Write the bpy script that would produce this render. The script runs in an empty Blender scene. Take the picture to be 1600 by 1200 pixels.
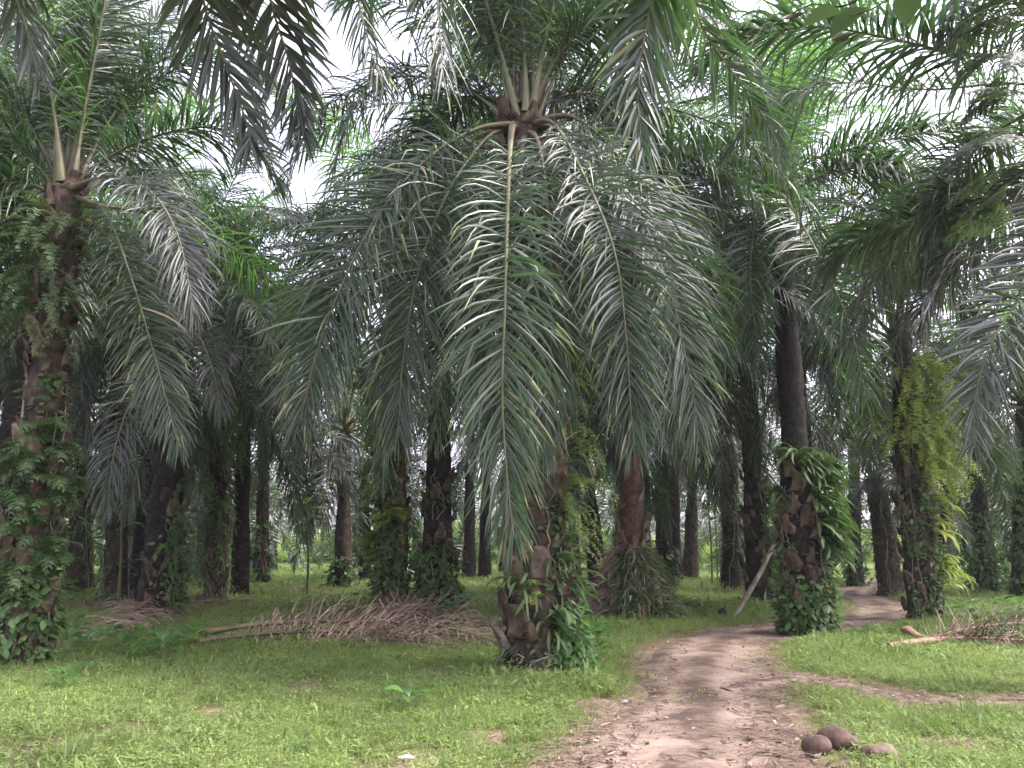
import bpy, math, random
import numpy as np

SC = bpy.context.scene
COL = SC.collection
R = math.radians
PI = math.pi
random.seed(7)
RNG = np.random.default_rng(7)

# ------------------------------------------------------------------ camera, sky, sun, exposure
F_PX, PITCH, EYE = 1208.0, R(12.1), 1.6
cam = bpy.data.cameras.new('camera')
cam.sensor_width = 36.0
cam.lens = 36.0 * F_PX / 1600.0
cam.clip_end = 2000.0
cam_ob = bpy.data.objects.new('camera', cam)
cam_ob.location = (0, 0, EYE)
cam_ob.rotation_euler = (R(90) + PITCH, 0, 0)
COL.objects.link(cam_ob)
SC.camera = cam_ob

SUN_TO = np.array([0.72, -0.05, 1.0]); SUN_TO /= np.linalg.norm(SUN_TO)
world = bpy.data.worlds.new('World'); SC.world = world
world.use_nodes = True
nt = world.node_tree; nt.nodes.clear()
wo = nt.nodes.new('ShaderNodeOutputWorld'); bg = nt.nodes.new('ShaderNodeBackground')
sky = nt.nodes.new('ShaderNodeTexSky'); sky.sky_type = 'NISHITA'; sky.sun_disc = False
sky.sun_elevation = math.asin(SUN_TO[2]); sky.sun_rotation = math.atan2(SUN_TO[0], SUN_TO[1])
sky.air_density = 1.0; sky.dust_density = 4.0; sky.ozone_density = 1.0
hs = nt.nodes.new('ShaderNodeHueSaturation'); hs.inputs['Saturation'].default_value = 0.32
hs.inputs['Value'].default_value = 1.3
nt.links.new(sky.outputs[0], hs.inputs['Color']); tint = nt.nodes.new('ShaderNodeMix'); tint.data_type = 'RGBA'; tint.blend_type = 'MULTIPLY'; tint.inputs[0].default_value = 1.0
tint.inputs[7].default_value = (1.02, 0.945, 1.07, 1)
nt.links.new(hs.outputs[0], tint.inputs[6]); nt.links.new(tint.outputs[2], bg.inputs['Color'])
bg.inputs['Strength'].default_value = 0.135
nt.links.new(bg.outputs[0], wo.inputs['Surface'])

sun = bpy.data.lights.new('sun', 'SUN'); sun.energy = 1.4; sun.angle = R(11); sun.color = (1.0, 0.95, 0.86)
sun_ob = bpy.data.objects.new('sun', sun); COL.objects.link(sun_ob)
from mathutils import Vector, Matrix
sun_ob.rotation_euler = Vector(-SUN_TO).to_track_quat('-Z', 'Y').to_euler()
sun_ob.location = (20, 10, 40)

SC.view_settings.view_transform = 'Standard'
SC.view_settings.look = 'None'
SC.view_settings.gamma = 1.0
SC.view_settings.use_curve_mapping = False
SC.view_settings.exposure = 2.15
SC.render.engine = 'CYCLES'
SC.cycles.max_bounces = 8
SC.cycles.diffuse_bounces = 5
SC.cycles.transmission_bounces = 4
SC.cycles.use_denoising = True

# ------------------------------------------------------------------ pixels of the photograph -> points
def at(px, py, Y):
    x = (px - 800) / F_PX; z = -(py - 600) / F_PX
    d = np.array([x, math.cos(PITCH) - z * math.sin(PITCH), math.sin(PITCH) + z * math.cos(PITCH)])
    return np.array([0, 0, EYE]) + d * (Y / d[1])
def gp(px, py):
    x = (px - 800) / F_PX; z = -(py - 600) / F_PX
    d = np.array([x, math.cos(PITCH) - z * math.sin(PITCH), math.sin(PITCH) + z * math.cos(PITCH)])
    t = -EYE / d[2]
    return np.array([d[0] * t, d[1] * t, 0.0])
def to_px(x, y):
    v = -EYE
    yc = y * math.cos(PITCH) + v * math.sin(PITCH); zc = -y * math.sin(PITCH) + v * math.cos(PITCH)
    return 800 + F_PX * x / yc, 600 - F_PX * zc / yc

def hgt(x, y):
    x = np.asarray(x, float); y = np.asarray(y, float)
    return (0.035 * np.sin(x * 0.55 + 1.3) * np.cos(y * 0.43) + 0.02 * np.sin(x * 1.3 + y * 0.9)
            + 0.03 * np.sin(y * 0.21 + x * 0.13))

# ------------------------------------------------------------------ bookkeeping
def empty(name, loc, label=None, cat=None, group=None):
    o = bpy.data.objects.new(name, None); COL.objects.link(o)
    o.location = tuple(float(v) for v in loc); o.empty_display_size = 0.2
    tag(o, label, cat, group)
    return o
def tag(o, label=None, cat=None, group=None, kind=None):
    if label: o['label'] = label
    if cat: o['category'] = cat
    if group: o['group'] = group
    if kind: o['kind'] = kind
    return o
def link(name, me, parent=None, loc=(0, 0, 0), rot=(0, 0, 0), scale=1.0):
    o = bpy.data.objects.new(name, me); COL.objects.link(o)
    o.location = tuple(float(v) for v in loc); o.rotation_euler = rot
    o.scale = (scale, scale, scale) if np.isscalar(scale) else scale
    if parent is not None: o.parent = parent
    return o

def mesh(name, V, Q, mats, mi=None, rnd=None, smooth=True):
    """quads only; fast"""
    V = np.asarray(V, np.float32); Q = np.asarray(Q, np.int32)
    me = bpy.data.meshes.new(name)
    me.vertices.add(len(V)); me.vertices.foreach_set('co', V.ravel())
    me.loops.add(Q.size); me.loops.foreach_set('vertex_index', Q.ravel())
    me.polygons.add(len(Q)); me.polygons.foreach_set('loop_start', np.arange(0, Q.size, 4, dtype=np.int32))
    for m in (mats if isinstance(mats, (list, tuple)) else [mats]): me.materials.append(m)
    if mi is not None: me.polygons.foreach_set('material_index', np.asarray(mi, np.int32))
    me.polygons.foreach_set('use_smooth', np.full(len(Q), smooth))
    if rnd is not None:
        a = me.attributes.new('rnd', 'FLOAT', 'POINT'); a.data.foreach_set('value', np.asarray(rnd, np.float32))
    me.update(calc_edges=True)
    return me

class Bag:
    def __init__(s): s.V = []; s.Q = []; s.M = []; s.R = []; s.n = 0
    def add(s, V, Q, m=0, rnd=None):
        V = np.asarray(V, float).reshape(-1, 3); Q = np.asarray(Q, int).reshape(-1, 4)
        s.V.append(V); s.Q.append(Q + s.n); s.M.append(np.full(len(Q), m))
        s.R.append(np.full(len(V), 0.5) if rnd is None else np.broadcast_to(np.asarray(rnd, float), (len(V),)))
        s.n += len(V)
    def mesh(s, name, mats, smooth=True):
        return mesh(name, np.concatenate(s.V), np.concatenate(s.Q), mats, np.concatenate(s.M), np.concatenate(s.R), smooth)

# ------------------------------------------------------------------ materials
def N(nt, t, **kw):
    n = nt.nodes.new(t)
    for k, v in kw.items(): setattr(n, k, v)
    return n
def ramp(nt, stops):
    r = nt.nodes.new('ShaderNodeValToRGB'); e = r.color_ramp.elements
    while len(e) < len(stops): e.new(0.5)
    for i, (p, c) in enumerate(stops): e[i].position = p; e[i].color = (*c, 1)
    return r
def leaf_mat(name, stops, trans, tcol, rough=0.4, spec=0.5, noise=3.0, backmul=None):
    m = bpy.data.materials.new(name); m.use_nodes = True
    t = m.node_tree; t.nodes.clear(); L = t.links.new
    out = N(t, 'ShaderNodeOutputMaterial'); p = N(t, 'ShaderNodeBsdfPrincipled')
    at_ = N(t, 'ShaderNodeAttribute', attribute_name='rnd')
    oi = N(t, 'ShaderNodeObjectInfo')
    r = ramp(t, stops); L(at_.outputs['Fac'], r.inputs[0])
    tc = N(t, 'ShaderNodeTexCoord'); nz = N(t, 'ShaderNodeTexNoise'); nz.inputs['Scale'].default_value = noise
    L(tc.outputs['Object'], nz.inputs['Vector'])
    a = N(t, 'ShaderNodeMath', operation='MULTIPLY_ADD'); a.inputs[1].default_value = 0.5; a.inputs[2].default_value = 0.55
    L(nz.outputs['Fac'], a.inputs[0])
    b = N(t, 'ShaderNodeMath', operation='MULTIPLY_ADD'); b.inputs[1].default_value = 0.5; b.inputs[2].default_value = 0.0
    L(oi.outputs['Random'], b.inputs[0])
    c = N(t, 'ShaderNodeMath', operation='ADD'); L(a.outputs[0], c.inputs[0]); L(b.outputs[0], c.inputs[1])
    h = N(t, 'ShaderNodeHueSaturation'); L(r.outputs[0], h.inputs['Color']); L(c.outputs[0], h.inputs['Value'])
    L(h.outputs[0], p.inputs['Base Color'])
    p.inputs['Roughness'].default_value = rough; p.inputs['Specular IOR Level'].default_value = spec
    tr = N(t, 'ShaderNodeBsdfTranslucent')
    mx2 = N(t, 'ShaderNodeMix', data_type='RGBA', blend_type='MULTIPLY'); mx2.inputs[0].default_value = 1.0
    mx2.inputs[6].default_value = (*tcol, 1)
    cv = N(t, 'ShaderNodeCombineColor'); [L(c.outputs[0], cv.inputs[i]) for i in range(3)]
    L(cv.outputs[0], mx2.inputs[7]); L(mx2.outputs[2], tr.inputs['Color'])
    mx = N(t, 'ShaderNodeMixShader'); mx.inputs[0].default_value = trans
    L(p.outputs[0], mx.inputs[1]); L(tr.outputs[0], mx.inputs[2]); L(mx.outputs[0], out.inputs['Surface'])
    return m
def rough_mat(name, cols, scale=6.0, rough=0.85, bump=0.4, detail=6, spec=0.25, stretch=(1, 1, 1), rndmix=0.0, dist=0.02):
    m = bpy.data.materials.new(name); m.use_nodes = True
    t = m.node_tree; t.nodes.clear(); L = t.links.new
    out = N(t, 'ShaderNodeOutputMaterial'); p = N(t, 'ShaderNodeBsdfPrincipled')
    tc = N(t, 'ShaderNodeTexCoord'); mp = N(t, 'ShaderNodeMapping'); mp.inputs['Scale'].default_value = stretch
    L(tc.outputs['Object'], mp.inputs['Vector'])
    nz = N(t, 'ShaderNodeTexNoise'); nz.inputs['Scale'].default_value = scale; nz.inputs['Detail'].default_value = detail
    nz.inputs['Roughness'].default_value = 0.65
    L(mp.outputs[0], nz.inputs['Vector'])
    oi = N(t, 'ShaderNodeObjectInfo'); at_ = N(t, 'ShaderNodeAttribute', attribute_name='rnd')
    s = N(t, 'ShaderNodeMath', operation='MULTIPLY_ADD'); s.inputs[1].default_value = rndmix; s.inputs[2].default_value = -rndmix / 2
    L((at_ if rndmix > 0.3 else oi).outputs['Fac' if rndmix > 0.3 else 'Random'], s.inputs[0])
    ad = N(t, 'ShaderNodeMath', operation='ADD'); L(nz.outputs['Fac'], ad.inputs[0]); L(s.outputs[0], ad.inputs[1])
    k = len(cols); r = ramp(t, [(0.28 + 0.44 * i / (k - 1), c) for i, c in enumerate(cols)])
    L(ad.outputs[0], r.inputs[0]); L(r.outputs[0], p.inputs['Base Color'])
    p.inputs['Roughness'].default_value = rough; p.inputs['Specular IOR Level'].default_value = spec
    bp = N(t, 'ShaderNodeBump'); bp.inputs['Strength'].default_value = bump; bp.inputs['Distance'].default_value = dist
    L(nz.outputs['Fac'], bp.inputs['Height']); L(bp.outputs[0], p.inputs['Normal'])
    L(p.outputs[0], out.inputs['Surface'])
    return m

M = {}
G = [(0.0, (0.016, 0.028, 0.013)), (0.45, (0.024, 0.044, 0.017)), (0.9, (0.040, 0.066, 0.023)), (0.955, (0.06, 0.09, 0.028)), (0.985, (0.26, 0.29, 0.09)), (1.0, (0.38, 0.30, 0.19))]
M['leaf'] = leaf_mat('palm_leaf', G, 0.2, (0.10, 0.23, 0.06), rough=0.38, spec=0.6)
M['leaf_fresh'] = leaf_mat('young_palm_leaf', [(0, (0.03, 0.055, 0.018)), (0.6, (0.045, 0.085, 0.025)), (1, (0.08, 0.12, 0.035))], 0.38, (0.15, 0.36, 0.06), rough=0.38, spec=0.7)
M['leaf_dead'] = leaf_mat('dead_palm_leaf', [(0, (0.07, 0.048, 0.036)), (0.6, (0.13, 0.09, 0.065)), (1, (0.22, 0.165, 0.12))], 0.12, (0.14, 0.09, 0.05), rough=0.7, spec=0.25)
M['leaf_grey'] = leaf_mat('palm_leaf_grey', [(0, (0.018, 0.026, 0.017)), (0.6, (0.03, 0.038, 0.025)), (1, (0.07, 0.07, 0.05))], 0.14, (0.08, 0.13, 0.05), rough=0.38, spec=0.65)
M['rib'] = rough_mat('midrib', [(0.08, 0.085, 0.04), (0.125, 0.125, 0.06), (0.18, 0.17, 0.09)], scale=4, rough=0.5, bump=0.1, spec=0.4, rndmix=0.2)
M['petiole'] = rough_mat('petiole', [(0.05, 0.034, 0.022), (0.11, 0.08, 0.048), (0.17, 0.135, 0.08)], scale=3, rough=0.55, bump=0.2, spec=0.4, stretch=(1, 1, 1))
M['dead'] = rough_mat('dead_leaf', [(0.10, 0.066, 0.05), (0.22, 0.155, 0.12), (0.36, 0.28, 0.22)], scale=2.5, rough=0.75, bump=0.1, rndmix=0.35)
M['bark'] = rough_mat('palm_bark', [(0.012, 0.01, 0.008), (0.03, 0.023, 0.018), (0.065, 0.049, 0.035), (0.11, 0.085, 0.062)], scale=7, rough=0.92, bump=0.8, dist=0.05, stretch=(1, 1, 0.5))
M['bark_dark'] = rough_mat('dark_bark', [(0.007, 0.006, 0.006), (0.016, 0.014, 0.012), (0.04, 0.032, 0.026)], scale=9, rough=0.9, bump=0.8, dist=0.04)
M['bark_red'] = rough_mat('red_bark', [(0.03, 0.018, 0.013), (0.08, 0.045, 0.032), (0.15, 0.085, 0.06)], scale=9, rough=0.9, bump=0.8, dist=0.04)
M['boot'] = rough_mat('leaf_base', [(0.022, 0.015, 0.011), (0.055, 0.037, 0.026), (0.11, 0.078, 0.056), (0.22, 0.18, 0.14)], scale=5, rough=0.9, bump=0.7, dist=0.03, stretch=(1, 1, 0.6), rndmix=0.25)
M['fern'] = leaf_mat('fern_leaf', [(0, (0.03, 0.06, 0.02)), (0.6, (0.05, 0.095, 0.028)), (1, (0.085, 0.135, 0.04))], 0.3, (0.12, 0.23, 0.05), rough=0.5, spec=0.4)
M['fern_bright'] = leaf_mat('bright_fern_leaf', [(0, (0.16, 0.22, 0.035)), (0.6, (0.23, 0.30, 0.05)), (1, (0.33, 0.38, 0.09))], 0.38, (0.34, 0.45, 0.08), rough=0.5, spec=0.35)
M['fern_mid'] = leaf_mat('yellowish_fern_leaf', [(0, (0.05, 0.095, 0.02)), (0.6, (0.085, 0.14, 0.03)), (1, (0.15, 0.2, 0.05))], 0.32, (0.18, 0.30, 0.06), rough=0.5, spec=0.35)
M['creeper'] = leaf_mat('creeper_leaf', [(0, (0.03, 0.06, 0.02)), (0.5, (0.05, 0.10, 0.03)), (0.9, (0.09, 0.15, 0.045)), (1, (0.15, 0.16, 0.06))], 0.3, (0.14, 0.28, 0.05), rough=0.5, spec=0.4)
M['broad'] = leaf_mat('broad_leaf', [(0, (0.05, 0.11, 0.03)), (1, (0.10, 0.19, 0.05))], 0.35, (0.18, 0.36, 0.08), rough=0.42, spec=0.5)
M['grass'] = leaf_mat('grass_blade', [(0, (0.08, 0.13, 0.035)), (0.5, (0.135, 0.2, 0.055)), (0.85, (0.2, 0.26, 0.08)), (1, (0.28, 0.26, 0.13))], 0.35, (0.28, 0.40, 0.10), rough=0.55, spec=0.3)
M['bush'] = leaf_mat('bush_leaf', [(0, (0.09, 0.17, 0.03)), (0.5, (0.14, 0.24, 0.05)), (1, (0.2, 0.3, 0.07))], 0.4, (0.32, 0.46, 0.08), rough=0.55, spec=0.3)
M['stone'] = rough_mat('stone', [(0.035, 0.022, 0.017), (0.085, 0.055, 0.042), (0.16, 0.115, 0.09)], scale=9, rough=0.85, bump=0.5, dist=0.015)
M['stone_pale'] = rough_mat('pale_stone', [(0.07, 0.05, 0.036), (0.15, 0.11, 0.08), (0.23, 0.18, 0.13)], scale=12, rough=0.9, bump=0.6, dist=0.015)
M['stick'] = rough_mat('dry_stick', [(0.1, 0.08, 0.06), (0.24, 0.2, 0.16), (0.38, 0.34, 0.29)], scale=9, rough=0.8, bump=0.3, stretch=(1, 1, 0.4))
M['litter'] = rough_mat('leaf_litter', [(0.05, 0.033, 0.024), (0.12, 0.085, 0.06), (0.22, 0.165, 0.12)], scale=5, rough=0.9, bump=0.1, rndmix=0.4)
M['white'] = rough_mat('white_plastic', [(0.3, 0.3, 0.29), (0.45, 0.45, 0.44)], scale=5, rough=0.5, bump=0.1)
M['dry_cut'] = rough_mat('dry_petiole', [(0.16, 0.09, 0.065), (0.3, 0.19, 0.13), (0.42, 0.3, 0.22)], scale=4, rough=0.7, bump=0.2)
M['fruit'] = rough_mat('palm_fruit', [(0.015, 0.010, 0.010), (0.045, 0.022, 0.018), (0.09, 0.04, 0.025)], scale=8, rough=0.5, bump=0.3)

def ground_material():
    m = bpy.data.materials.new('grassy_earth'); m.use_nodes = True
    t = m.node_tree; t.nodes.clear(); L = t.links.new
    out = N(t, 'ShaderNodeOutputMaterial'); p = N(t, 'ShaderNodeBsdfPrincipled')
    at_ = N(t, 'ShaderNodeAttribute', attribute_name='dirt')
    tc = N(t, 'ShaderNodeTexCoord')
    def noise(s, d=5, r=0.6):
        n = N(t, 'ShaderNodeTexNoise'); n.inputs['Scale'].default_value = s; n.inputs['Detail'].default_value = d
        n.inputs['Roughness'].default_value = r; L(tc.outputs['Object'], n.inputs['Vector']); return n
    big, mid, fine = noise(0.35), noise(2.2, 6), noise(24, 6, 0.7)
    g = ramp(t, [(0.3, (0.05, 0.06, 0.022)), (0.5, (0.09, 0.105, 0.04)), (0.68, (0.14, 0.14, 0.065))])
    mixn = N(t, 'ShaderNodeMath', operation='ADD'); L(mid.outputs['Fac'], mixn.inputs[0]); L(fine.outputs['Fac'], mixn.inputs[1])
    hf = N(t, 'ShaderNodeMath', operation='MULTIPLY'); hf.inputs[1].default_value = 0.5; L(mixn.outputs[0], hf.inputs[0])
    L(hf.outputs[0], g.inputs[0])
    d = ramp(t, [(0.3, (0.08, 0.055, 0.04)), (0.5, (0.18, 0.125, 0.092)), (0.66, (0.28, 0.2, 0.155))])
    L(hf.outputs[0], d.inputs[0])
    f = N(t, 'ShaderNodeMath', operation='ADD'); L(at_.outputs['Fac'], f.inputs[0])
    sc_ = N(t, 'ShaderNodeMath', operation='MULTIPLY_ADD'); sc_.inputs[1].default_value = 1.1; sc_.inputs[2].default_value = -0.55
    L(mid.outputs['Fac'], sc_.inputs[0]); L(sc_.outputs[0], f.inputs[1])
    fr = ramp(t, [(0.38, (0, 0, 0)), (0.62, (1, 1, 1))]); L(f.outputs[0], fr.inputs[0])
    mx = N(t, 'ShaderNodeMix', data_type='RGBA'); L(fr.outputs[0], mx.inputs[0]); L(g.outputs[0], mx.inputs[6]); L(d.outputs[0], mx.inputs[7])
    L(mx.outputs[2], p.inputs['Base Color']); p.inputs['Roughness'].default_value = 0.95; p.inputs['Specular IOR Level'].default_value = 0.15
    bp = N(t, 'ShaderNodeBump'); bp.inputs['Strength'].default_value = 0.8; bp.inputs['Distance'].default_value = 0.04
    L(hf.outputs[0], bp.inputs['Height']); L(bp.outputs[0], p.inputs['Normal']); L(p.outputs[0], out.inputs['Surface'])
    return m
def track_material():
    m = bpy.data.materials.new('bare_track_earth'); m.use_nodes = True
    t = m.node_tree; t.nodes.clear(); L = t.links.new
    out = N(t, 'ShaderNodeOutputMaterial'); p = N(t, 'ShaderNodeBsdfPrincipled')
    tc = N(t, 'ShaderNodeTexCoord'); au = N(t, 'ShaderNodeAttribute', attribute_name='across')
    def noise(s, d=6, r=0.65, st=None):
        n = N(t, 'ShaderNodeTexNoise'); n.inputs['Scale'].default_value = s; n.inputs['Detail'].default_value = d
        n.inputs['Roughness'].default_value = r
        if st:
            mp = N(t, 'ShaderNodeMapping'); mp.inputs['Scale'].default_value = st; L(tc.outputs['Object'], mp.inputs['Vector']); L(mp.outputs[0], n.inputs['Vector'])
        else: L(tc.outputs['Object'], n.inputs['Vector'])
        return n
    a, b, c = noise(0.8), noise(3.4, 10, 0.75), noise(30, 8, 0.75)
    wv = N(t, 'ShaderNodeTexWave', wave_type='BANDS', bands_direction='X'); wv.inputs['Scale'].default_value = 2.6
    wv.inputs['Distortion'].default_value = 4.0; wv.inputs['Detail'].default_value = 3
    cx = N(t, 'ShaderNodeCombineXYZ'); L(au.outputs['Fac'], cx.inputs[0])
    av = N(t, 'ShaderNodeVectorMath', operation='ADD'); L(cx.outputs[0], av.inputs[0])
    nv = N(t, 'ShaderNodeVectorMath', operation='SCALE'); nv.inputs['Scale'].default_value = 0.25; L(a.outputs['Color'], nv.inputs[0]); L(nv.outputs[0], av.inputs[1])
    L(av.outputs[0], wv.inputs['Vector'])
    s1 = N(t, 'ShaderNodeMath', operation='MULTIPLY_ADD'); s1.inputs[1].default_value = 0.62; L(a.outputs['Fac'], s1.inputs[0])
    s2 = N(t, 'ShaderNodeMath', operation='MULTIPLY_ADD'); s2.inputs[1].default_value = 0.45; L(b.outputs['Fac'], s2.inputs[0]); 
    s3 = N(t, 'ShaderNodeMath', operation='MULTIPLY'); s3.inputs[1].default_value = 0.22; L(c.outputs['Fac'], s3.inputs[0])
    s4 = N(t, 'ShaderNodeMath', operation='MULTIPLY_ADD'); s4.inputs[1].default_value = 0.0; s4.inputs[2].default_value = -0.15; L(wv.outputs['Fac'], s4.inputs[0])
    L(s3.outputs[0], s2.inputs[2]); L(s2.outputs[0], s1.inputs[2])
    ad = N(t, 'ShaderNodeMath', operation='ADD'); L(s1.outputs[0], ad.inputs[0]); L(s4.outputs[0], ad.inputs[1])
    ab = N(t, 'ShaderNodeMath', operation='ABSOLUTE'); L(au.outputs['Fac'], ab.inputs[0])
    wob = N(t, 'ShaderNodeMath', operation='MULTIPLY_ADD'); wob.inputs[1].default_value = .35; L(a.outputs['Fac'], wob.inputs[0]); L(ab.outputs[0], wob.inputs[2])
    tyre = ramp(t, [(0.12, (.22,) * 3), (0.32, (.3,) * 3), (0.52, (.75,) * 3), (0.78, (.8,) * 3), (0.95, (.42,) * 3), (1.0, (.3,) * 3)]); L(wob.outputs[0], tyre.inputs[0])   # packed wheel tracks, looser middle and edges
    ad0 = ad; ad = N(t, 'ShaderNodeMath', operation='MULTIPLY_ADD'); ad.inputs[1].default_value = .2; L(tyre.outputs[0], ad.inputs[0])
    sb = N(t, 'ShaderNodeMath', operation='ADD'); sb.inputs[1].default_value = -.115; L(ad0.outputs[0], sb.inputs[0]); L(sb.outputs[0], ad.inputs[2])
    r = ramp(t, [(0.37, (0.075, 0.054, 0.04)), (0.455, (0.155, 0.112, 0.084)), (0.54, (0.24, 0.18, 0.138)), (0.7, (0.34, 0.27, 0.215))])
    L(ad.outputs[0], r.inputs[0]); L(r.outputs[0], p.inputs['Base Color'])
    p.inputs['Roughness'].default_value = 0.9; p.inputs['Specular IOR Level'].default_value = 0.2
    bp = N(t, 'ShaderNodeBump'); bp.inputs['Strength'].default_value = 0.7; bp.inputs['Distance'].default_value = 0.03
    L(ad.outputs[0], bp.inputs['Height']); L(bp.outputs[0], p.inputs['Normal']); L(p.outputs[0], out.inputs['Surface'])
    return m
M['ground'] = ground_material(); M['track'] = track_material()

# ------------------------------------------------------------------ shapes
def spline(C, n=64):
    C = np.asarray(C, float)
    P = np.vstack([2 * C[0] - C[1], C, 2 * C[-1] - C[-2]])
    out = []
    for i in range(1, len(P) - 2):
        t = np.linspace(0, 1, 24, endpoint=(i == len(P) - 3))[:, None]
        p0, p1, p2, p3 = P[i - 1], P[i], P[i + 1], P[i + 2]
        out.append(0.5 * ((2 * p1) + (-p0 + p2) * t + (2 * p0 - 5 * p1 + 4 * p2 - p3) * t ** 2 + (-p0 + 3 * p1 - 3 * p2 + p3) * t ** 3))
    A = np.vstack(out)
    s = np.concatenate([[0], np.cumsum(np.linalg.norm(np.diff(A, axis=0), axis=1))])
    u = np.linspace(0, s[-1], n)
    return np.stack([np.interp(u, s, A[:, k]) for k in range(3)], 1), s[-1]
def unit(v): return v / np.maximum(np.linalg.norm(v, axis=-1, keepdims=True), 1e-9)
def frame(P, up=(0, 0, 1), twist=0.0):
    T = unit(np.gradient(P, axis=0))
    n = np.asarray(up, float) - np.dot(up, T[0]) * T[0]
    if np.linalg.norm(n) < 0.05: n = np.array([1.0, 0, 0]) - T[0][0] * T[0]
    n /= np.linalg.norm(n)
    NN = []
    for i in range(len(P)):
        n = n - np.dot(n, T[i]) * T[i]; n = n / np.linalg.norm(n); NN.append(n.copy())
    NN = np.array(NN); S = np.cross(T, NN)
    if twist:
        a = np.linspace(0, twist, len(P))[:, None]
        NN, S = NN * np.cos(a) + S * np.sin(a), S * np.cos(a) - NN * np.sin(a)
    return T, NN, S
def tube(P, rad, sides=6, flat=1.0, up=(0, 0, 1)):
    T, NN, S = frame(P, up)
    a = np.linspace(0, 2 * PI, sides, endpoint=False)
    rad = np.asarray(rad)[:, None, None] if np.ndim(rad) else np.full((len(P), 1, 1), rad)
    V = P[:, None, :] + rad * (np.cos(a)[None, :, None] * S[:, None, :] + flat * np.sin(a)[None, :, None] * NN[:, None, :])
    n, k = len(P), sides
    i = np.arange(n - 1)[:, None] * k; j = np.arange(k)[None, :]; j2 = (j + 1) % k
    Q = np.stack([i + j, i + j2, i + k + j2, i + k + j], -1).reshape(-1, 4)
    return V.reshape(-1, 3), Q
def blades(O, D, W, L, width, rng, K=5, fold=0.25, droop=0.25, stiff=0.4, wp=None, kink=0.0):
    """many leaf blades at once: origins, directions, width vectors, lengths; they bend under gravity"""
    n = len(O)
    tt = np.linspace(0, 1, K + 1)
    wp = np.interp(tt, [0, .12, .35, .6, .85, 1], [.45, .85, 1, .88, .45, .04]) if wp is None else np.interp(tt, wp[0], wp[1])
    seg = (L / K)[:, None]
    p = O.copy(); d = D.copy(); w = W.copy()
    g = np.broadcast_to(np.asarray(droop, float), (n,))[:, None]
    rows = []
    kk = rng.random((n, 1)); kpos = rng.integers(1, K + 1, (n, 1))
    for k in range(K + 1):
        w = unit(w - (w * d).sum(1, keepdims=True) * d)
        nn = np.cross(w, d)
        hw = (width * wp[k])[:, None] * 0.5
        if fold: rows += [p - w * hw - nn * hw * fold * 2, p, p + w * hw - nn * hw * fold * 2]
        else: rows += [p - w * hw, p + w * hw]
        p = p + d * seg
        gk = g * (stiff + (1 - stiff) * (k / K) * 2)
        if kink: gk = gk + ((kk < kink) & (kpos == k)) * 1.3
        d = unit(d + gk * np.array([0, 0, -1.0]))
    c = 3 if fold else 2
    V = np.stack(rows, 1)                                   # n, (K+1)*c, 3
    base = (np.arange(n) * (K + 1) * c)[:, None, None]
    k = (np.arange(K) * c)[None, :, None]
    j = np.arange(c - 1)[None, None, :]
    a = base + k + j
    Q = np.stack([a, a + 1, a + 1 + c, a + c], -1).reshape(-1, 4)
    return V.reshape(-1, 3), Q, (K + 1) * c

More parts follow.
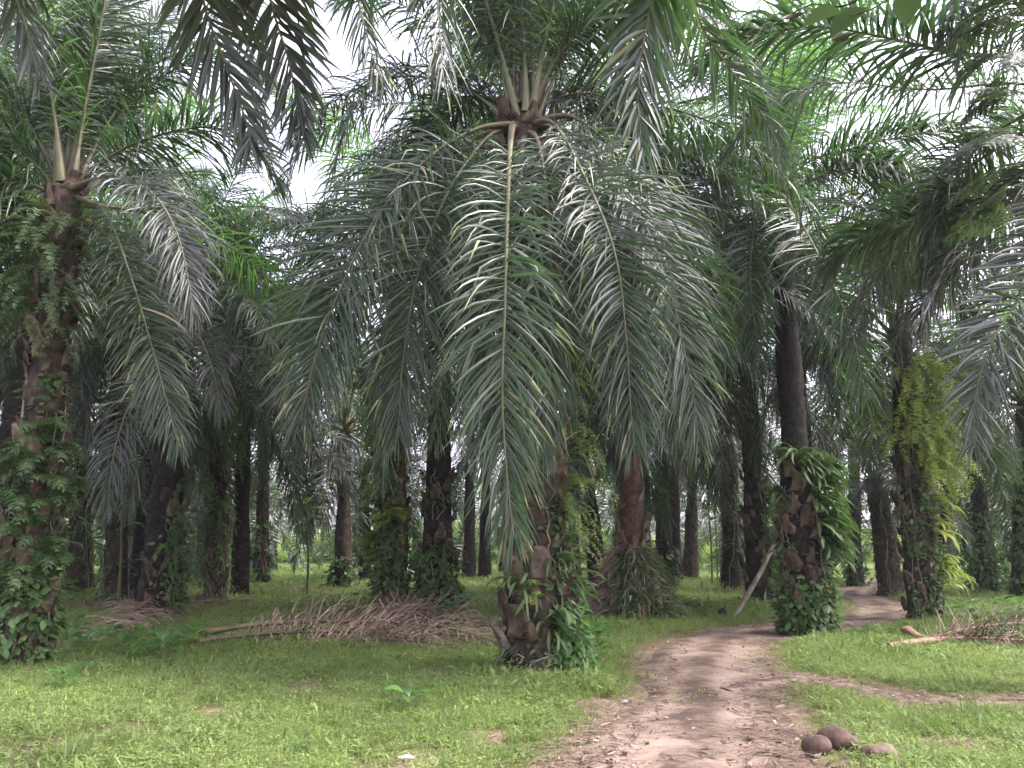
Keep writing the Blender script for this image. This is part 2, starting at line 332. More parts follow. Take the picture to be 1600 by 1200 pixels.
def frond(ctrl, seed=0, n=92, Lmax=1.1, w=0.037, pet=0.16, droop=0.22, K=5, fold=0.22, rib=(0.11, 0.036, 0.007),
          tilt=(-18, 34), ang=(74, 58, 22), twist=0.0, kink=0.2, stray=0.05, up=(0, 0, 1), ribsides=6):
    rng = np.random.default_rng(seed)
    P, Ltot = spline(ctrl, 56)
    T, NN, S = frame(P, up, twist)
    s = np.linspace(0, 1, len(P))
    side = np.repeat([-1.0, 1.0], n)
    u = pet + (1 - pet) * np.clip((np.tile(np.arange(n), 2) + rng.normal(0, .75, 2 * n)) / (n - 1), 0, 1) ** 0.96
    keep = rng.random(2 * n) > stray; side = side[keep]; u = u[keep]; m = len(u)
    f = lambda A: np.stack([np.interp(u, s, A[:, k]) for k in range(3)], 1)
    O, t, nn, sd = f(P), unit(f(T)), unit(f(NN)), unit(f(S))
    v = (u - pet) / (1 - pet)
    L = Lmax * np.interp(v, [0, .06, .25, .55, .85, 1], [.35, .6, .98, 1, .72, .42]) * rng.uniform(.82, 1.08, m)
    phi = np.radians(np.interp(v, [0, .5, 1], ang) + rng.normal(0, 9, m))
    tau = np.radians(np.choose(rng.integers(0, 4, m), [tilt[1], tilt[0], (tilt[0] + tilt[1]) * .5, tilt[1]]) * np.interp(v, [0, 1], [1, .35]) + rng.normal(0, 17, m))
    lat = np.cos(tau)[:, None] * side[:, None] * sd + np.sin(tau)[:, None] * nn
    D = unit(np.cos(phi)[:, None] * t + np.sin(phi)[:, None] * lat)
    Nl = -np.sin(tau)[:, None] * side[:, None] * sd + np.cos(tau)[:, None] * nn
    W = unit(np.cross(D, Nl))
    a = rng.normal(0, .35, m)[:, None]
    W = unit(W * np.cos(a) + np.cross(D, W) * np.sin(a)); L = L * np.where(rng.random(m) < .07, rng.uniform(.35, .75, m), 1)
    wd = w * np.interp(v, [0, .2, .7, 1], [.6, 1, .95, .6]) * rng.uniform(.8, 1.15, m)
    V, Q, c = blades(O, D, W, L, wd, rng, K=K, fold=fold, droop=droop * rng.uniform(.25, 2.1, m), kink=kink)
    rnd = np.repeat(np.clip(rng.beta(2, 2.2, m) * .93 + (rng.random(m) < .012) * .6, 0, 1), c)
    rb = rnd.reshape(m, K + 1, -1).copy(); tipb = rng.random(m)                    # withered leaflet tips
    rb[tipb < .30, -1] = .99; rb[tipb < .14, -2] = .975; rb[tipb < .04, -3] = .985
    rnd = rb.ravel()
    rr = np.interp(s, [0, .05, pet, .55, 1], [rib[0], rib[0] * .72, rib[1], rib[1] * .55, rib[2]])
    RV, RQ = tube(P[::2] if ribsides < 6 else P, rr[::2] if ribsides < 6 else rr, ribsides, 0.62, up)
    return V, Q, rnd, RV, RQ
def arc(e0, e1, L, az=0.0, sway=0.0, p=1.25, n=9):
    s = np.linspace(0, 1, 60); e = np.radians(e0 + (e1 - e0) * s ** p)
    ds = L / 59
    x = np.concatenate([[0], np.cumsum(np.cos(e[:-1]) * ds)]); z = np.concatenate([[0], np.cumsum(np.sin(e[:-1]) * ds)])
    y = sway * s ** 2 * L
    i = np.linspace(0, 59, n).astype(int)
    X = x[i] * math.cos(az) - y[i] * math.sin(az); Y = x[i] * math.sin(az) + y[i] * math.cos(az)
    return np.stack([X, Y, z[i]], 1)

TYPES = [(88, 74, 4.2), (80, 40, 5.6), (72, 8, 6.2), (62, -28, 6.6), (50, -52, 6.6), (36, -68, 6.6), (20, -78, 6.4), (2, -84, 6.0), (-28, -88, 5.4)]
LIB, LIBLOW = [], []
for ti, (e0, e1, L) in enumerate(TYPES):
    row = []; low = []
    for v in range(3):
        rr = random.Random(ti * 10 + v)
        c = arc(e0 + rr.uniform(-5, 5), e1 + rr.uniform(-10, 8), L * rr.uniform(.92, 1.08), sway=rr.uniform(-.08, .08), p=rr.uniform(1.0, 1.5))
        V, Q, rn, RV, RQ = frond(c, seed=ti * 10 + v, n=112, Lmax=1.14, w=.04, droop=.16 if ti < 2 else .42, twist=rr.uniform(-.5, .5), ribsides=5)
        b = Bag(); b.add(V, Q, 0, rn); b.add(RV, RQ, 1)
        row.append({k: b.mesh('frond_type', [M[k], M['rib'] if k != 'leaf_dead' else M['dead']]) for k in ('leaf', 'leaf_grey', 'leaf_fresh', 'leaf_dead')})
        if v < 2:
            V, Q, rn, RV, RQ = frond(c, seed=ti * 10 + v, n=58, w=.07, Lmax=1.15, K=3, fold=0, droop=.2 if ti < 3 else .38, ribsides=3, kink=0)
            low.append((V, Q, rn, RV, RQ))
    LIB.append(row); LIBLOW.append(low)
CROWNS = []
for k in range(4):
    rr = random.Random(k + 50); b = Bag(); nf = 25
    for i in range(nf):
        ti = min(len(TYPES) - 1, int((i / nf) ** .7 * (len(TYPES) - .01)))
        V, Q, rn, RV, RQ = LIBLOW[ti][rr.randrange(2)]
        az = i * 2.39996 + rr.uniform(-.3, .3); c, s_ = math.cos(az), math.sin(az)
        Rm = np.array([[c, -s_, 0], [s_, c, 0], [0, 0, 1]]) * rr.uniform(.82, 1.05)
        off = np.array([c * .2, s_ * .2, -.02 * i])
        b.add(V @ Rm.T + off, Q, 0, rn); b.add(RV @ Rm.T + off, RQ, 1)
    CROWNS.append(b.mesh('crown', [M['leaf'], M['rib']]))

def boot_mesh(seed):
    rr = np.random.default_rng(seed)
    # a cut leaf base: broad clasping foot, thick keeled shaft, slanting cut end
    zz = [0, .10, .24, .36]; ww = [.17, .155, .105, .085]; th = [.05, .075, .06, .045]
    V = []
    for z, w_, t_ in zip(zz, ww, th):
        out = .0 + z * .24
        ring = [(0 + out - t_ * .3, -w_, z), (out + t_ * .6, -w_ * .75, z), (out + t_ * 1.25, 0, z - .02), (out + t_ * .6, w_ * .75, z), (out - t_ * .3, w_, z), (out - t_ * .1, 0, z + .02)]
        V += ring
    V = np.array(V) + rr.normal(0, .018, (24, 3)) * np.array([1, 1.3, 1.3]); V[:, 2] *= rr.uniform(.75, 1.35); V[:, 1] *= rr.uniform(.7, 1.1)
    Q = [[r * 6 + j, r * 6 + (j + 1) % 6, (r + 1) * 6 + (j + 1) % 6, (r + 1) * 6 + j] for r in range(3) for j in range(6)]
    Q += [[18, 19, 20, 21], [18, 21, 22, 23]]
    return mesh('leaf_base', V, Q, [M['boot']], rnd=np.full(24, rr.random()), smooth=False)
BOOTS = [boot_mesh(i) for i in range(9)]

class Palm: pass
def trunk_mesh(p, mat, rough=1.0):
    rr = np.random.default_rng(p.seed)
    H = p.H; nz = int(H / .09); ns = 26
    z = np.linspace(-.15, H, nz); a = np.linspace(0, 2 * PI, ns, endpoint=False)
    Z, A = np.meshgrid(z, a, indexing='ij')
    rad = np.interp(z / H, [0, .04, .15, .5, 1], [p.r0 * 1.25, p.r0 * 1.08, p.r0, p.r0 * .25 + p.r1 * .75, p.r1])[:, None]
    ph = (A * 8 / (2 * PI) + Z / .26); ph2 = (A * 5 / (2 * PI) - Z / .30)
    sc = np.abs((ph % 1) - .5) + np.abs((ph2 % 1) - .5)
    rr_ = rad * (1 + rough * (.19 * (sc - .5) + rr.normal(0, .03, Z.shape))) + .02 * np.sin(Z * 2.3 + p.seed) * rough
    ax = p.axis(np.clip(Z, 0, H))
    V = np.stack([ax[0] + rr_ * np.cos(A), ax[1] + rr_ * np.sin(A), Z], -1).reshape(-1, 3)
    i = np.arange(nz - 1)[:, None] * ns; j = np.arange(ns)[None, :]; j2 = (j + 1) % ns
    Q = np.stack([i + j, i + j2, i + ns + j2, i + ns + j], -1).reshape(-1, 4)
    return mesh('trunk', V, Q, [mat])
PALMS = {}
def palm(key, base, crown, label, r0=.33, r1=.25, nf=30, heroes=(), boots=0, mat='bark', rough=1.0, seed=1, az_skip=None,
         scale=1.0, far=False, group='oil palms standing in the plantation', world_base=None, H=None, lean=(0, 0), Y=None, bootz=(0.1, 1.0), tmin=0):
    p = Palm(); p.seed = seed
    b = gp(*base) if world_base is None else np.array([*world_base, 0.0])
    b[2] = float(hgt(b[0], b[1]))
    if crown is not None:
        c = at(crown[0], crown[1], b[1] if Y is None else Y) - b
    else:
        c = np.array([lean[0], lean[1], H])
    p.base = b; p.H = float(c[2]); p.r0, p.r1 = r0, r1
    p.axis = lambda z, c=c: (c[0] * (z / c[2]) ** 1.15, c[1] * (z / c[2]) ** 1.15)
    p.rad = lambda z: float(np.interp(z / p.H, [0, .04, .15, .5, 1], [r0 * 1.25, r0 * 1.08, r0, r0 * .25 + r1 * .75, r1]))
    root = empty('oil_palm', b, label, 'palm tree', group)
    p.root = root; p.top = c
    tr = link('trunk', trunk_mesh(p, M[mat], rough), root)
    if boots:
        rr = random.Random(seed)
        for i in range(boots):
            z = p.H * (bootz[0] + (bootz[1] - bootz[0]) * i / boots); az = i * 2.39996 + rr.uniform(-.15, .15)
            ax = p.axis(z); r = p.rad(z) * .96
            if rr.random() < .15 + .35 * i / boots: continue
            link('leaf_base', BOOTS[rr.randrange(9)], tr, (ax[0] + r * math.cos(az), ax[1] + r * math.sin(az), z),
                 (rr.uniform(-.15, .15), rr.uniform(-.12, .25), az + rr.uniform(-.2, .2)), rr.uniform(.7, 1.25) * (.62 + .55 * r0) * 1.12)
    if not far and not key.startswith('canopy') and key not in ('near_left', 'near_mid', 'near_right'):
        g_ = np.random.default_rng(seed); n_ = 420; bz_ = bootz if boots else (.02, .6)
        z = p.H * (bz_[0] + (bz_[1] - bz_[0]) * g_.random(n_) ** 1.2); a = g_.uniform(-PI, PI, n_)
        r_ = np.array([p.rad(q) for q in z]) + g_.uniform(0, .06, n_); ax = p.axis(z); out = np.stack([np.cos(a), np.sin(a), 0 * a], 1)
        D = unit(out * .5 + g_.normal(0, .5, (n_, 3)) - np.array([0, 0, .3])); L_ = g_.uniform(.08, .34, n_)
        V, Q, c_ = blades(np.stack([ax[0], ax[1], z], 1) + out * r_[:, None], D, unit(np.cross(D, out + .01)), L_, g_.uniform(.006, .02, n_), g_, K=3, fold=0, droop=.4)
        fb = link('fibre', mesh('fibre', V, Q, [M['litter']], rnd=np.repeat(g_.random(n_) * .7, c_)), root); fb['kind'] = 'stuff'
    rr = random.Random(seed * 31 + 5)
    if far:
        link('crown', CROWNS[seed % 4], root, c, (rr.uniform(-.05, .05), rr.uniform(-.05, .05), rr.uniform(0, 6.28)), scale * rr.uniform(.9, 1.1))
    else:
        for i in range(nf):
            ti = min(len(TYPES) - 1, tmin + int((i / nf) ** .85 * (len(TYPES) - tmin - .01)))
            az = i * 2.39996 + rr.uniform(-.35, .35)
            if az_skip and ti > az_skip[2] and abs((az - az_skip[0] + PI) % (2 * PI) - PI) < az_skip[1]: continue
            sc = scale * rr.uniform(.86, 1.08)
            q_ = rr.random(); kind = ('leaf_fresh' if q_ < .55 else 'leaf') if ti < 3 else ('leaf_fresh' if q_ < .12 else 'leaf_grey' if q_ < .4 else 'leaf') if ti < 7 else ('leaf_dead' if q_ < 0 else 'leaf_grey' if q_ < .55 else 'leaf')
            link('frond', LIB[ti][rr.randrange(3)][kind], root, c + np.array([math.cos(az) * r1 * .6, math.sin(az) * r1 * .6, .15 - .02 * i]),
                 (rr.uniform(-.08, .08), rr.uniform(-.06, .06), az), sc)
    for k, hdef in enumerate(heroes):
        kw = dict(hdef[1]) if isinstance(hdef, tuple) and isinstance(hdef[1], dict) else {}
        pts = hdef[0] if kw or (isinstance(hdef, tuple) and isinstance(hdef[1], dict)) else hdef
        C = np.array([at(*q) if len(q) == 3 else np.array(q[:3]) for q in pts]) - b
        mt = kw.pop('mat', 'leaf')
        kw.setdefault('n', 165); kw.setdefault('pet', .24 if C[-1][2] > C[0][2] + .8 else .13)
        V, Q, rn, RV, RQ = frond(C, seed=seed * 100 + k, **kw)
        f = link('frond', mesh('frond', V, Q, [M[mt]], rnd=rn), root)
        npet = int(len(RQ) * .16)
        mi = np.zeros(len(RQ), int); mi[:npet] = 1
        link('midrib', mesh('midrib', RV, RQ, [M['rib'], M['petiole']], mi), f)
    PALMS[key] = p
    return p

# ------------------------------------------------------------------ ground and track
TRK = [gp(*q) for q in [(1065, 1330), (1068, 1230), (1082, 1160), (1098, 1100), (1100, 1050), (1112, 1012), (1150, 993), (1205, 982), (1270, 973), (1345, 966), (1385, 956), (1382, 946), (1350, 936), (1330, 926), (1350, 915), (1375, 905)]]
TRKW = [.95, .93, .88, 0.82, .84, .95, .9, .95, .9, .85, .85, .9, .9, .8, .8, .8]
FRK = [gp(*q) for q in [(1130, 1075), (1230, 1062), (1330, 1075), (1440, 1100), (1540, 1104), (1680, 1096)]]
FRKW = [.4, .3, .16, .2, .15, .15]
def dense(pts, w, n):
    P, L = spline(pts, n); P[:, 2] = 0
    c = np.concatenate([[0], np.cumsum(np.linalg.norm(np.diff(np.array(pts), axis=0), axis=1))]); c /= c[-1]
    return P, np.interp(np.linspace(0, 1, n), c, w)
TP, TW = dense(TRK, TRKW, 260); FP, FW = dense(FRK, FRKW, 120)
def track_dist(x, y):
    """signed distance outside the bare earth, in metres"""
    x = np.asarray(x, float).ravel(); y = np.asarray(y, float).ravel()
    out = np.full(len(x), 99.0)
    for P, W in ((TP, TW), (FP, FW)):
        P_, W_ = P[::3], W[::3]
        for i in range(len(P_)):
            np.minimum(out, np.hypot(x - P_[i, 0], y - P_[i, 1]) - W_[i], out=out)
    return out
def axis_steps(lo, hi, dlo, dhi, step, grow=1.18):
    a = list(np.arange(dlo, dhi, step)); s = step; v = dhi
    while v < hi: a.append(v); s *= grow; v += s
    a.append(hi); s = step; v = dlo - step
    while v > lo: a.insert(0, v); s *= grow; v -= s
    a.insert(0, lo); return np.array(a)
gx = axis_steps(-220, 220, -13, 13, .14); gy = axis_steps(-60, 300, 4.5, 26, .14)
GX, GY = np.meshgrid(gx, gy, indexing='ij')
td = np.where((np.abs(GX) < 30) & (GY < 60) & (GY > 0), 0, 99).astype(float)
msk = td < 1
td[msk] = track_dist(GX[msk], GY[msk])
fadeout = np.clip(1 - (np.hypot(GX, GY) - 60) / 60, 0, 1)
GZ = hgt(GX, GY) * fadeout - np.clip(.03 - td * .06, 0, .03)
ng, mg = GX.shape
i = np.arange(ng - 1)[:, None] * mg; j = np.arange(mg - 1)[None, :]
GQ = np.stack([i + j, i + mg + j, i + mg + j + 1, i + j + 1], -1).reshape(-1, 4)
gm = mesh('ground', np.stack([GX, GY, GZ], -1).reshape(-1, 3), GQ, [M['ground']])
dirt = np.clip(1 - td / .55, 0, 1)
patches = [(gp(330, 1120), .35), (gp(480, 1075), .5), (gp(770, 1150), .35), (gp(210, 1150), .3), (gp(1420, 1060), .4), (gp(1560, 1060), .35), (gp(1290, 1020), .3), (gp(60, 1190), .9), (gp(690, 1060), .6), (gp(930, 1100), .5), (gp(1500, 1165), .5), (gp(620, 1190), .5), (gp(400, 945), 1.5), (gp(130, 955), 1.6), (gp(880, 940), 1.2)]
for q, r in patches:
    dirt = np.maximum(dirt, .75 * np.clip(1.2 - np.hypot(GX - q[0], (GY - q[1]) * .7) / r, 0, 1))
a_ = gm.attributes.new('dirt', 'FLOAT', 'POINT'); a_.data.foreach_set('value', dirt.ravel().astype(np.float32))
tag(link('ground', gm), kind='structure')
def strip(name, P, W, seed, ncross=13, zoff=.008):
    rr = np.random.default_rng(seed); n = len(P)
    T = unit(np.gradient(P, axis=0)); S = np.stack([T[:, 1], -T[:, 0], 0 * T[:, 0]], 1)
    k = np.linspace(0, 60, n)
    def jag(s_):
        r = np.random.default_rng(s_); return sum(r.uniform(.03, .1) * np.sin(k * r.uniform(.4, 3) + r.uniform(0, 6)) for _ in range(6))
    l = -W * (.92 + jag(seed)); r = W * (.92 + jag(seed + 1))
    u = np.linspace(0, 1, ncross)
    off = l[:, None] + (r - l)[:, None] * u[None, :]
    X = P[:, None, 0] + S[:, None, 0] * off; Y = P[:, None, 1] + S[:, None, 1] * off
    rel = u * 2 - 1
    rut = .05 * np.exp(-((np.abs(rel) - .5) / .17) ** 2)
    Z = hgt(X, Y) - .03 + zoff + .012 - rut[None, :] * .5 + .014 * (1 - rel[None, :] ** 2)
    Z[:, [0, -1]] -= .02
    V = np.stack([X, Y, Z], -1).reshape(-1, 3)
    i = np.arange(n - 1)[:, None] * ncross; j = np.arange(ncross - 1)[None, :]
    Q = np.stack([i + j, i + j + 1, i + ncross + j + 1, i + ncross + j], -1).reshape(-1, 4)
    me = mesh(name, V, Q, [M['track']])
    at_ = me.attributes.new('across', 'FLOAT', 'POINT'); at_.data.foreach_set('value', np.tile(rel, n).astype(np.float32))
    return tag(link(name, me), kind='structure')
strip('dirt_track', TP, TW, 3)
strip('dirt_path', FP, FW, 9, 7, .004)

# ------------------------------------------------------------------ palms
MAIN = [
 ([(806, 200, 10.9), (799, 206, 10.2), (793, 330, 9.3), (789, 480, 8.8), (785, 620, 8.7), (793, 750, 8.7), (803, 840, 8.7)], dict(Lmax=1.15, droop=.23, tilt=(-16, 40), n=185, pet=.2, rib=(.09, .036, .008))),
 ([(826, 205, 10.9), (842, 225, 10.2), (856, 330, 9.9), (862, 460, 9.9), (858, 600, 9.9), (850, 700, 9.9)], dict(droop=.34, n=136)),
 ([(822, 205, 10.9), (815, 250, 10.3), (820, 380, 10.0), (828, 520, 10.0), (826, 660, 10.0)], dict(droop=.4, n=136)),
 ([(832, 195, 10.9), (868, 196, 10.3), (925, 300, 9.7), (962, 400, 9.4), (978, 520, 9.3), (986, 640, 9.3), (992, 695, 9.3)], dict(Lmax=1.15, droop=.21, tilt=(-14, 38), n=180, twist=.8)),
 ([(802, 195, 10.8), (740, 203, 10.4), (660, 255, 10.1), (585, 345, 9.9), (532, 450, 9.8), (492, 560, 9.8), (470, 655, 9.8)], dict(Lmax=1.3, droop=.19, tilt=(-14, 36), n=190, twist=-1.4)),
 ([(800, 200, 11), (760, 216, 10.5), (700, 300, 10), (655, 420, 9.9), (630, 560, 9.9), (622, 680, 9.9)], dict(Lmax=1.15, droop=.24, n=170, twist=-.9)),
 ([(836, 195, 10.9), (900, 214, 10.5), (990, 320, 10.2), (1045, 450, 10.1), (1080, 600, 10.1), (1092, 690, 10.1)], dict(Lmax=1.15, droop=.24, n=170, twist=1.1)),
 ([(838, 190, 11), (900, 185, 10.8), (980, 260, 10.6), (1035, 370, 10.5), (1060, 480, 10.5), (1075, 590, 10.5)], dict(Lmax=1.15, droop=.2, twist=1.2)),
 ([(800, 200, 11.2), (745, 215, 11.5), (690, 260, 11.6), (650, 370, 11.7), (625, 500, 11.7), (605, 650, 11.7), (598, 740, 11.7)], dict(Lmax=1.1, droop=.24, twist=-1.0)),
 [(800, 178, 11.2), (765, 152, 11.6), (715, 165, 12), (670, 220, 12.2), (640, 290, 12.3)],
 [(835, 175, 11.2), (880, 150, 11.4), (940, 150, 11.6), (1000, 190, 11.8), (1040, 270, 12)],
 [(812, 165, 11.2), (795, 60, 11.4), (760, -60, 11.6), (700, -150, 11.6), (620, -170, 11.4)],
 [(818, 160, 11), (818, 0, 10.8), (822, -150, 10.5), (830, -280, 9.8)],
 [(828, 160, 11.2), (848, 60, 11.4), (885, -30, 11.6), (950, -90, 11.8), (1020, -70, 12)],
 [(836, 160, 11), (868, 92, 10.9), (920, 38, 10.7), (985, 15, 10.6), (1045, 55, 10.6)],
 [(808, 165, 11), (785, 110, 10.9), (755, 50, 10.8), (725, -40, 10.7), (690, -110, 10.6)],
 [(822, 165, 11.3), (835, 40, 11.8), (850, -90, 12.2), (880, -190, 12.5)],
 ([(838, 200, 11.2), (880, 230, 11.9), (905, 330, 12.2), (915, 460, 12.3), (915, 600, 12.3)], dict(droop=.3)),
 ([(812, 205, 11.3), (790, 240, 12.0), (770, 350, 12.3), (755, 480, 12.4), (750, 600, 12.4)], dict(droop=.3)),
]
palm('main', (843, 1052), (818, 195), 'big oil palm in the centre beside the dirt track, fronds hanging low', r0=.44, r1=.3, nf=30,
     heroes=MAIN, boots=170, seed=3, az_skip=(-PI / 2, 2.0, 2), bootz=(.02, 1.0), Y=11.0)
LEFT = [
 [(103, 290, 11.3), (80, 150, 11.1), (45, 40, 10.9), (-10, -60, 10.7), (-90, -100, 10.5)],
 [(110, 285, 11.3), (130, 180, 11.2), (150, 80, 11), (168, -20, 10.8), (190, -140, 10.5)],
 [(116, 285, 11.4), (170, 200, 11.6), (230, 140, 11.8), (290, 100, 12), (360, 90, 12), (425, 130, 12)],
 [(118, 290, 11.4), (180, 240, 11.3), (260, 208, 11.2), (340, 200, 11.2), (400, 230, 11.2), (440, 290, 11.2)],
 ([(116, 295, 11), (170, 275, 10.6), (235, 300, 10.2), (275, 360, 10), (295, 440, 9.9), (302, 490, 9.9)], dict(mat='leaf_grey', droop=.32, twist=.6, Lmax=.9)),
 [(95, 290, 11.3), (40, 180, 11.3), (-20, 120, 11.3), (-100, 100, 11.3)],
 [(90, 300, 11.3), (40, 240, 11.2), (-30, 220, 11.1), (-110, 240, 11)],
 [(90, 305, 11.3), (30, 285, 11), (-40, 300, 10.6), (-100, 360, 10.4)],
 [(86, 315, 11.3), (30, 330, 11.3), (-20, 400, 11.3), (-50, 480, 11.3)],
 [(107, 285, 11.5), (106, 150, 11.7), (112, 40, 12), (122, -80, 12.3)],
 ([(112, 305, 11.2), (165, 335, 11), (207, 440, 10.9), (245, 570, 10.8), (280, 700, 10.8)], dict(droop=.24, twist=1.0, Lmax=.9)),
 [(112, 285, 11.5), (150, 170, 12), (200, 70, 12.5), (270, 10, 13)],
]
palm('left', (30, 1045), (103, 300), 'tall fern clad oil palm at the left edge with bare upright leaf stalks', r0=.30, r1=.22, nf=24,
     heroes=LEFT, boots=150, seed=5, az_skip=(-PI / 2, 2.0, 1), bootz=(.02, 1.0))
RIGHT = [
 ([(1220, 300, 16.3), (1260, 255, 16), (1330, 232, 15.5), (1420, 212, 15), (1500, 205, 14.4), (1570, 225, 14)], dict(tilt=(2, 48), w=.05, droop=.34, Lmax=1.15, n=160)),
 ([(1222, 308, 16.2), (1290, 272, 15.4), (1370, 262, 14.6), (1450, 284, 14), (1515, 340, 13.6)], dict(tilt=(2, 46), w=.05, droop=.34, Lmax=1.15, n=170)),
 ([(1210, 300, 16.2), (1130, 250, 15.6), (1050, 240, 15), (980, 275, 14.6), (940, 340, 14.4)], dict(tilt=(2, 46), w=.048, droop=.34, Lmax=1.1, n=160)),
 ([(1213, 305, 16), (1230, 312, 15), (1280, 400, 13.6), (1325, 500, 13), (1345, 580, 12.8), (1352, 620, 12.8)], dict(droop=.17, tilt=(-12, 34), Lmax=1.2, n=140, twist=.7)),
 ([(1205, 305, 16.3), (1150, 282, 15.8), (1090, 310, 15.2), (1060, 380, 15), (1048, 470, 15)], dict(mat='leaf_grey', droop=.2, twist=-1.1)),
 ([(1210, 305, 16), (1185, 330, 15.2), (1172, 420, 14.6), (1178, 500, 14.5), (1188, 570, 14.5)], dict(droop=.3)),
 [(1215, 290, 16.6), (1230, 200, 16.6), (1265, 80, 16.6), (1300, -20, 16.4), (1360, -80, 16.2)],
 [(1205, 290, 16.6), (1180, 200, 16.6), (1120, 120, 16.4), (1050, 100, 16), (1000, 130, 15.8)],
 [(1222, 300, 16.6), (1290, 260, 17), (1370, 270, 17.5), (1440, 330, 18), (1480, 420, 18)],
]
palm('right', (1262, 988), (1215, 300), 'tall oil palm right of the dirt track, dark trunk with strap ferns below', r0=.37, r1=.21, nf=30,
     heroes=RIGHT, seed=8, az_skip=(-PI / 2, 1.7, 3), boots=70, bootz=(.02, .42), mat='bark_dark')
# palms whose trunks stand outside the picture
def w3(*q): return q
palm('near_left', None, None, 'palm whose frond tips hang in at the top, left of the middle', world_base=(-4.0, 1.2), H=8.2, lean=(.5, .2), seed=11, nf=8, tmin=0,
     az_skip=(PI / 2, 2.6, -1), group=None, boots=20, heroes=[
 ([(250, -1500, 2.2), (270, -420, 4.4), (295, -110, 6.0), (320, 10, 6.5), (352, 100, 6.7), (385, 190, 6.8), (392, 225, 6.8)], dict(mat='leaf_grey', Lmax=.95, w=.055, droop=.14, tilt=(-5, 20))),
 ([(280, -1500, 2.2), (350, -420, 4.5), (400, -110, 6.2), (425, 10, 6.8), (450, 90, 7), (465, 160, 7), (474, 215, 7)], dict(mat='leaf_grey', Lmax=.95, w=.055, droop=.14, tilt=(-5, 20))),
 ([(150, -1300, 2.4), (60, -400, 4.6), (20, -60, 6), (40, 40, 6.3), (62, 120, 6.4)], dict(mat='leaf_grey', Lmax=.8, droop=.3)),
 ])
palm('near_mid', None, None, 'palm whose long frond hangs from the top just right of the centre crown', world_base=(3.9, 1.0), H=8.6, lean=(-.4, .2), seed=12, nf=8,
     az_skip=(PI / 2, 2.6, -1), group=None, boots=20, heroes=[
 ([(1550, -1500, 2.2), (1130, -420, 4.6), (1050, -110, 6), (1020, 0, 6.5), (1003, 80, 6.6), (997, 160, 6.6), (1004, 228, 6.6)], dict(Lmax=.95, w=.055, droop=.14, tilt=(-5, 22))),
 ([(1450, -1500, 2.2), (1000, -600, 4.6), (760, -230, 6.4), (690, -70, 7), (684, 10, 7.1), (690, 80, 7.1), (692, 120, 7.1)], dict(Lmax=1.05, droop=.3)),
 ([(1600, -1500, 2.2), (1150, -420, 5), (1065, -100, 6.8), (1092, 30, 7.5), (1142, 110, 7.8), (1192, 180, 8), (1222, 240, 8)], dict(Lmax=.9, droop=.3)),
 ([(1450, -1400, 2.4), (900, -500, 5), (620, -160, 7.2), (560, -30, 8), (575, 60, 8.2), (600, 140, 8.2)], dict(Lmax=.95, droop=.28)),
 ])
palm('near_right', (1780, 1085), (1720, 150), 'palm at the right edge whose long fronds arch across the upper right', seed=13, nf=7, boots=30,
     az_skip=(PI, 1.1, 2), group=None, heroes=[
 ([(1672, 150, 9.6), (1600, 95, 9.4), (1500, 85, 9.2), (1390, 60, 9.1), (1270, 42, 9), (1150, 65, 9), (1090, 110, 9)], dict(tilt=(2, 48), w=.05, droop=.34, Lmax=1.15, n=170)),
 ([(1672, 165, 9.7), (1640, 250, 10.1), (1560, 322, 10.7), (1450, 345, 11.3), (1350, 368, 11.7), (1290, 420, 11.9)], dict(tilt=(2, 48), w=.05, droop=.34, Lmax=1.15, n=165)),
 ([(1672, 175, 9.5), (1655, 300, 9.2), (1607, 440, 9), (1552, 530, 8.9), (1524, 620, 8.9), (1522, 700, 8.9)], dict(droop=.14, Lmax=.85, mat='leaf_grey', twist=-1.0)),
 ([(1670, 140, 9.6), (1600, 20, 9.4), (1530, -40, 9.1), (1495, 20, 8.9), (1500, 90, 8.8)], dict(Lmax=.7)),
 ([(1680, 150, 10), (1580, 130, 10.6), (1450, 140, 11), (1310, 130, 11.4), (1200, 165, 11.8), (1130, 240, 12)], dict(droop=.42, Lmax=1.1, n=160)),
 ([(1680, 190, 9.8), (1625, 260, 10.2), (1570, 330, 10.6), (1510, 395, 11), (1465, 450, 11.2), (1440, 510, 11.2)], dict(droop=.3, Lmax=1.1, mat='leaf_grey', n=150)),
 ([(1672, 160, 9.7), (1600, 180, 10.2), (1520, 240, 10.8), (1470, 330, 11), (1450, 430, 11)], dict(droop=.34)),
 ])
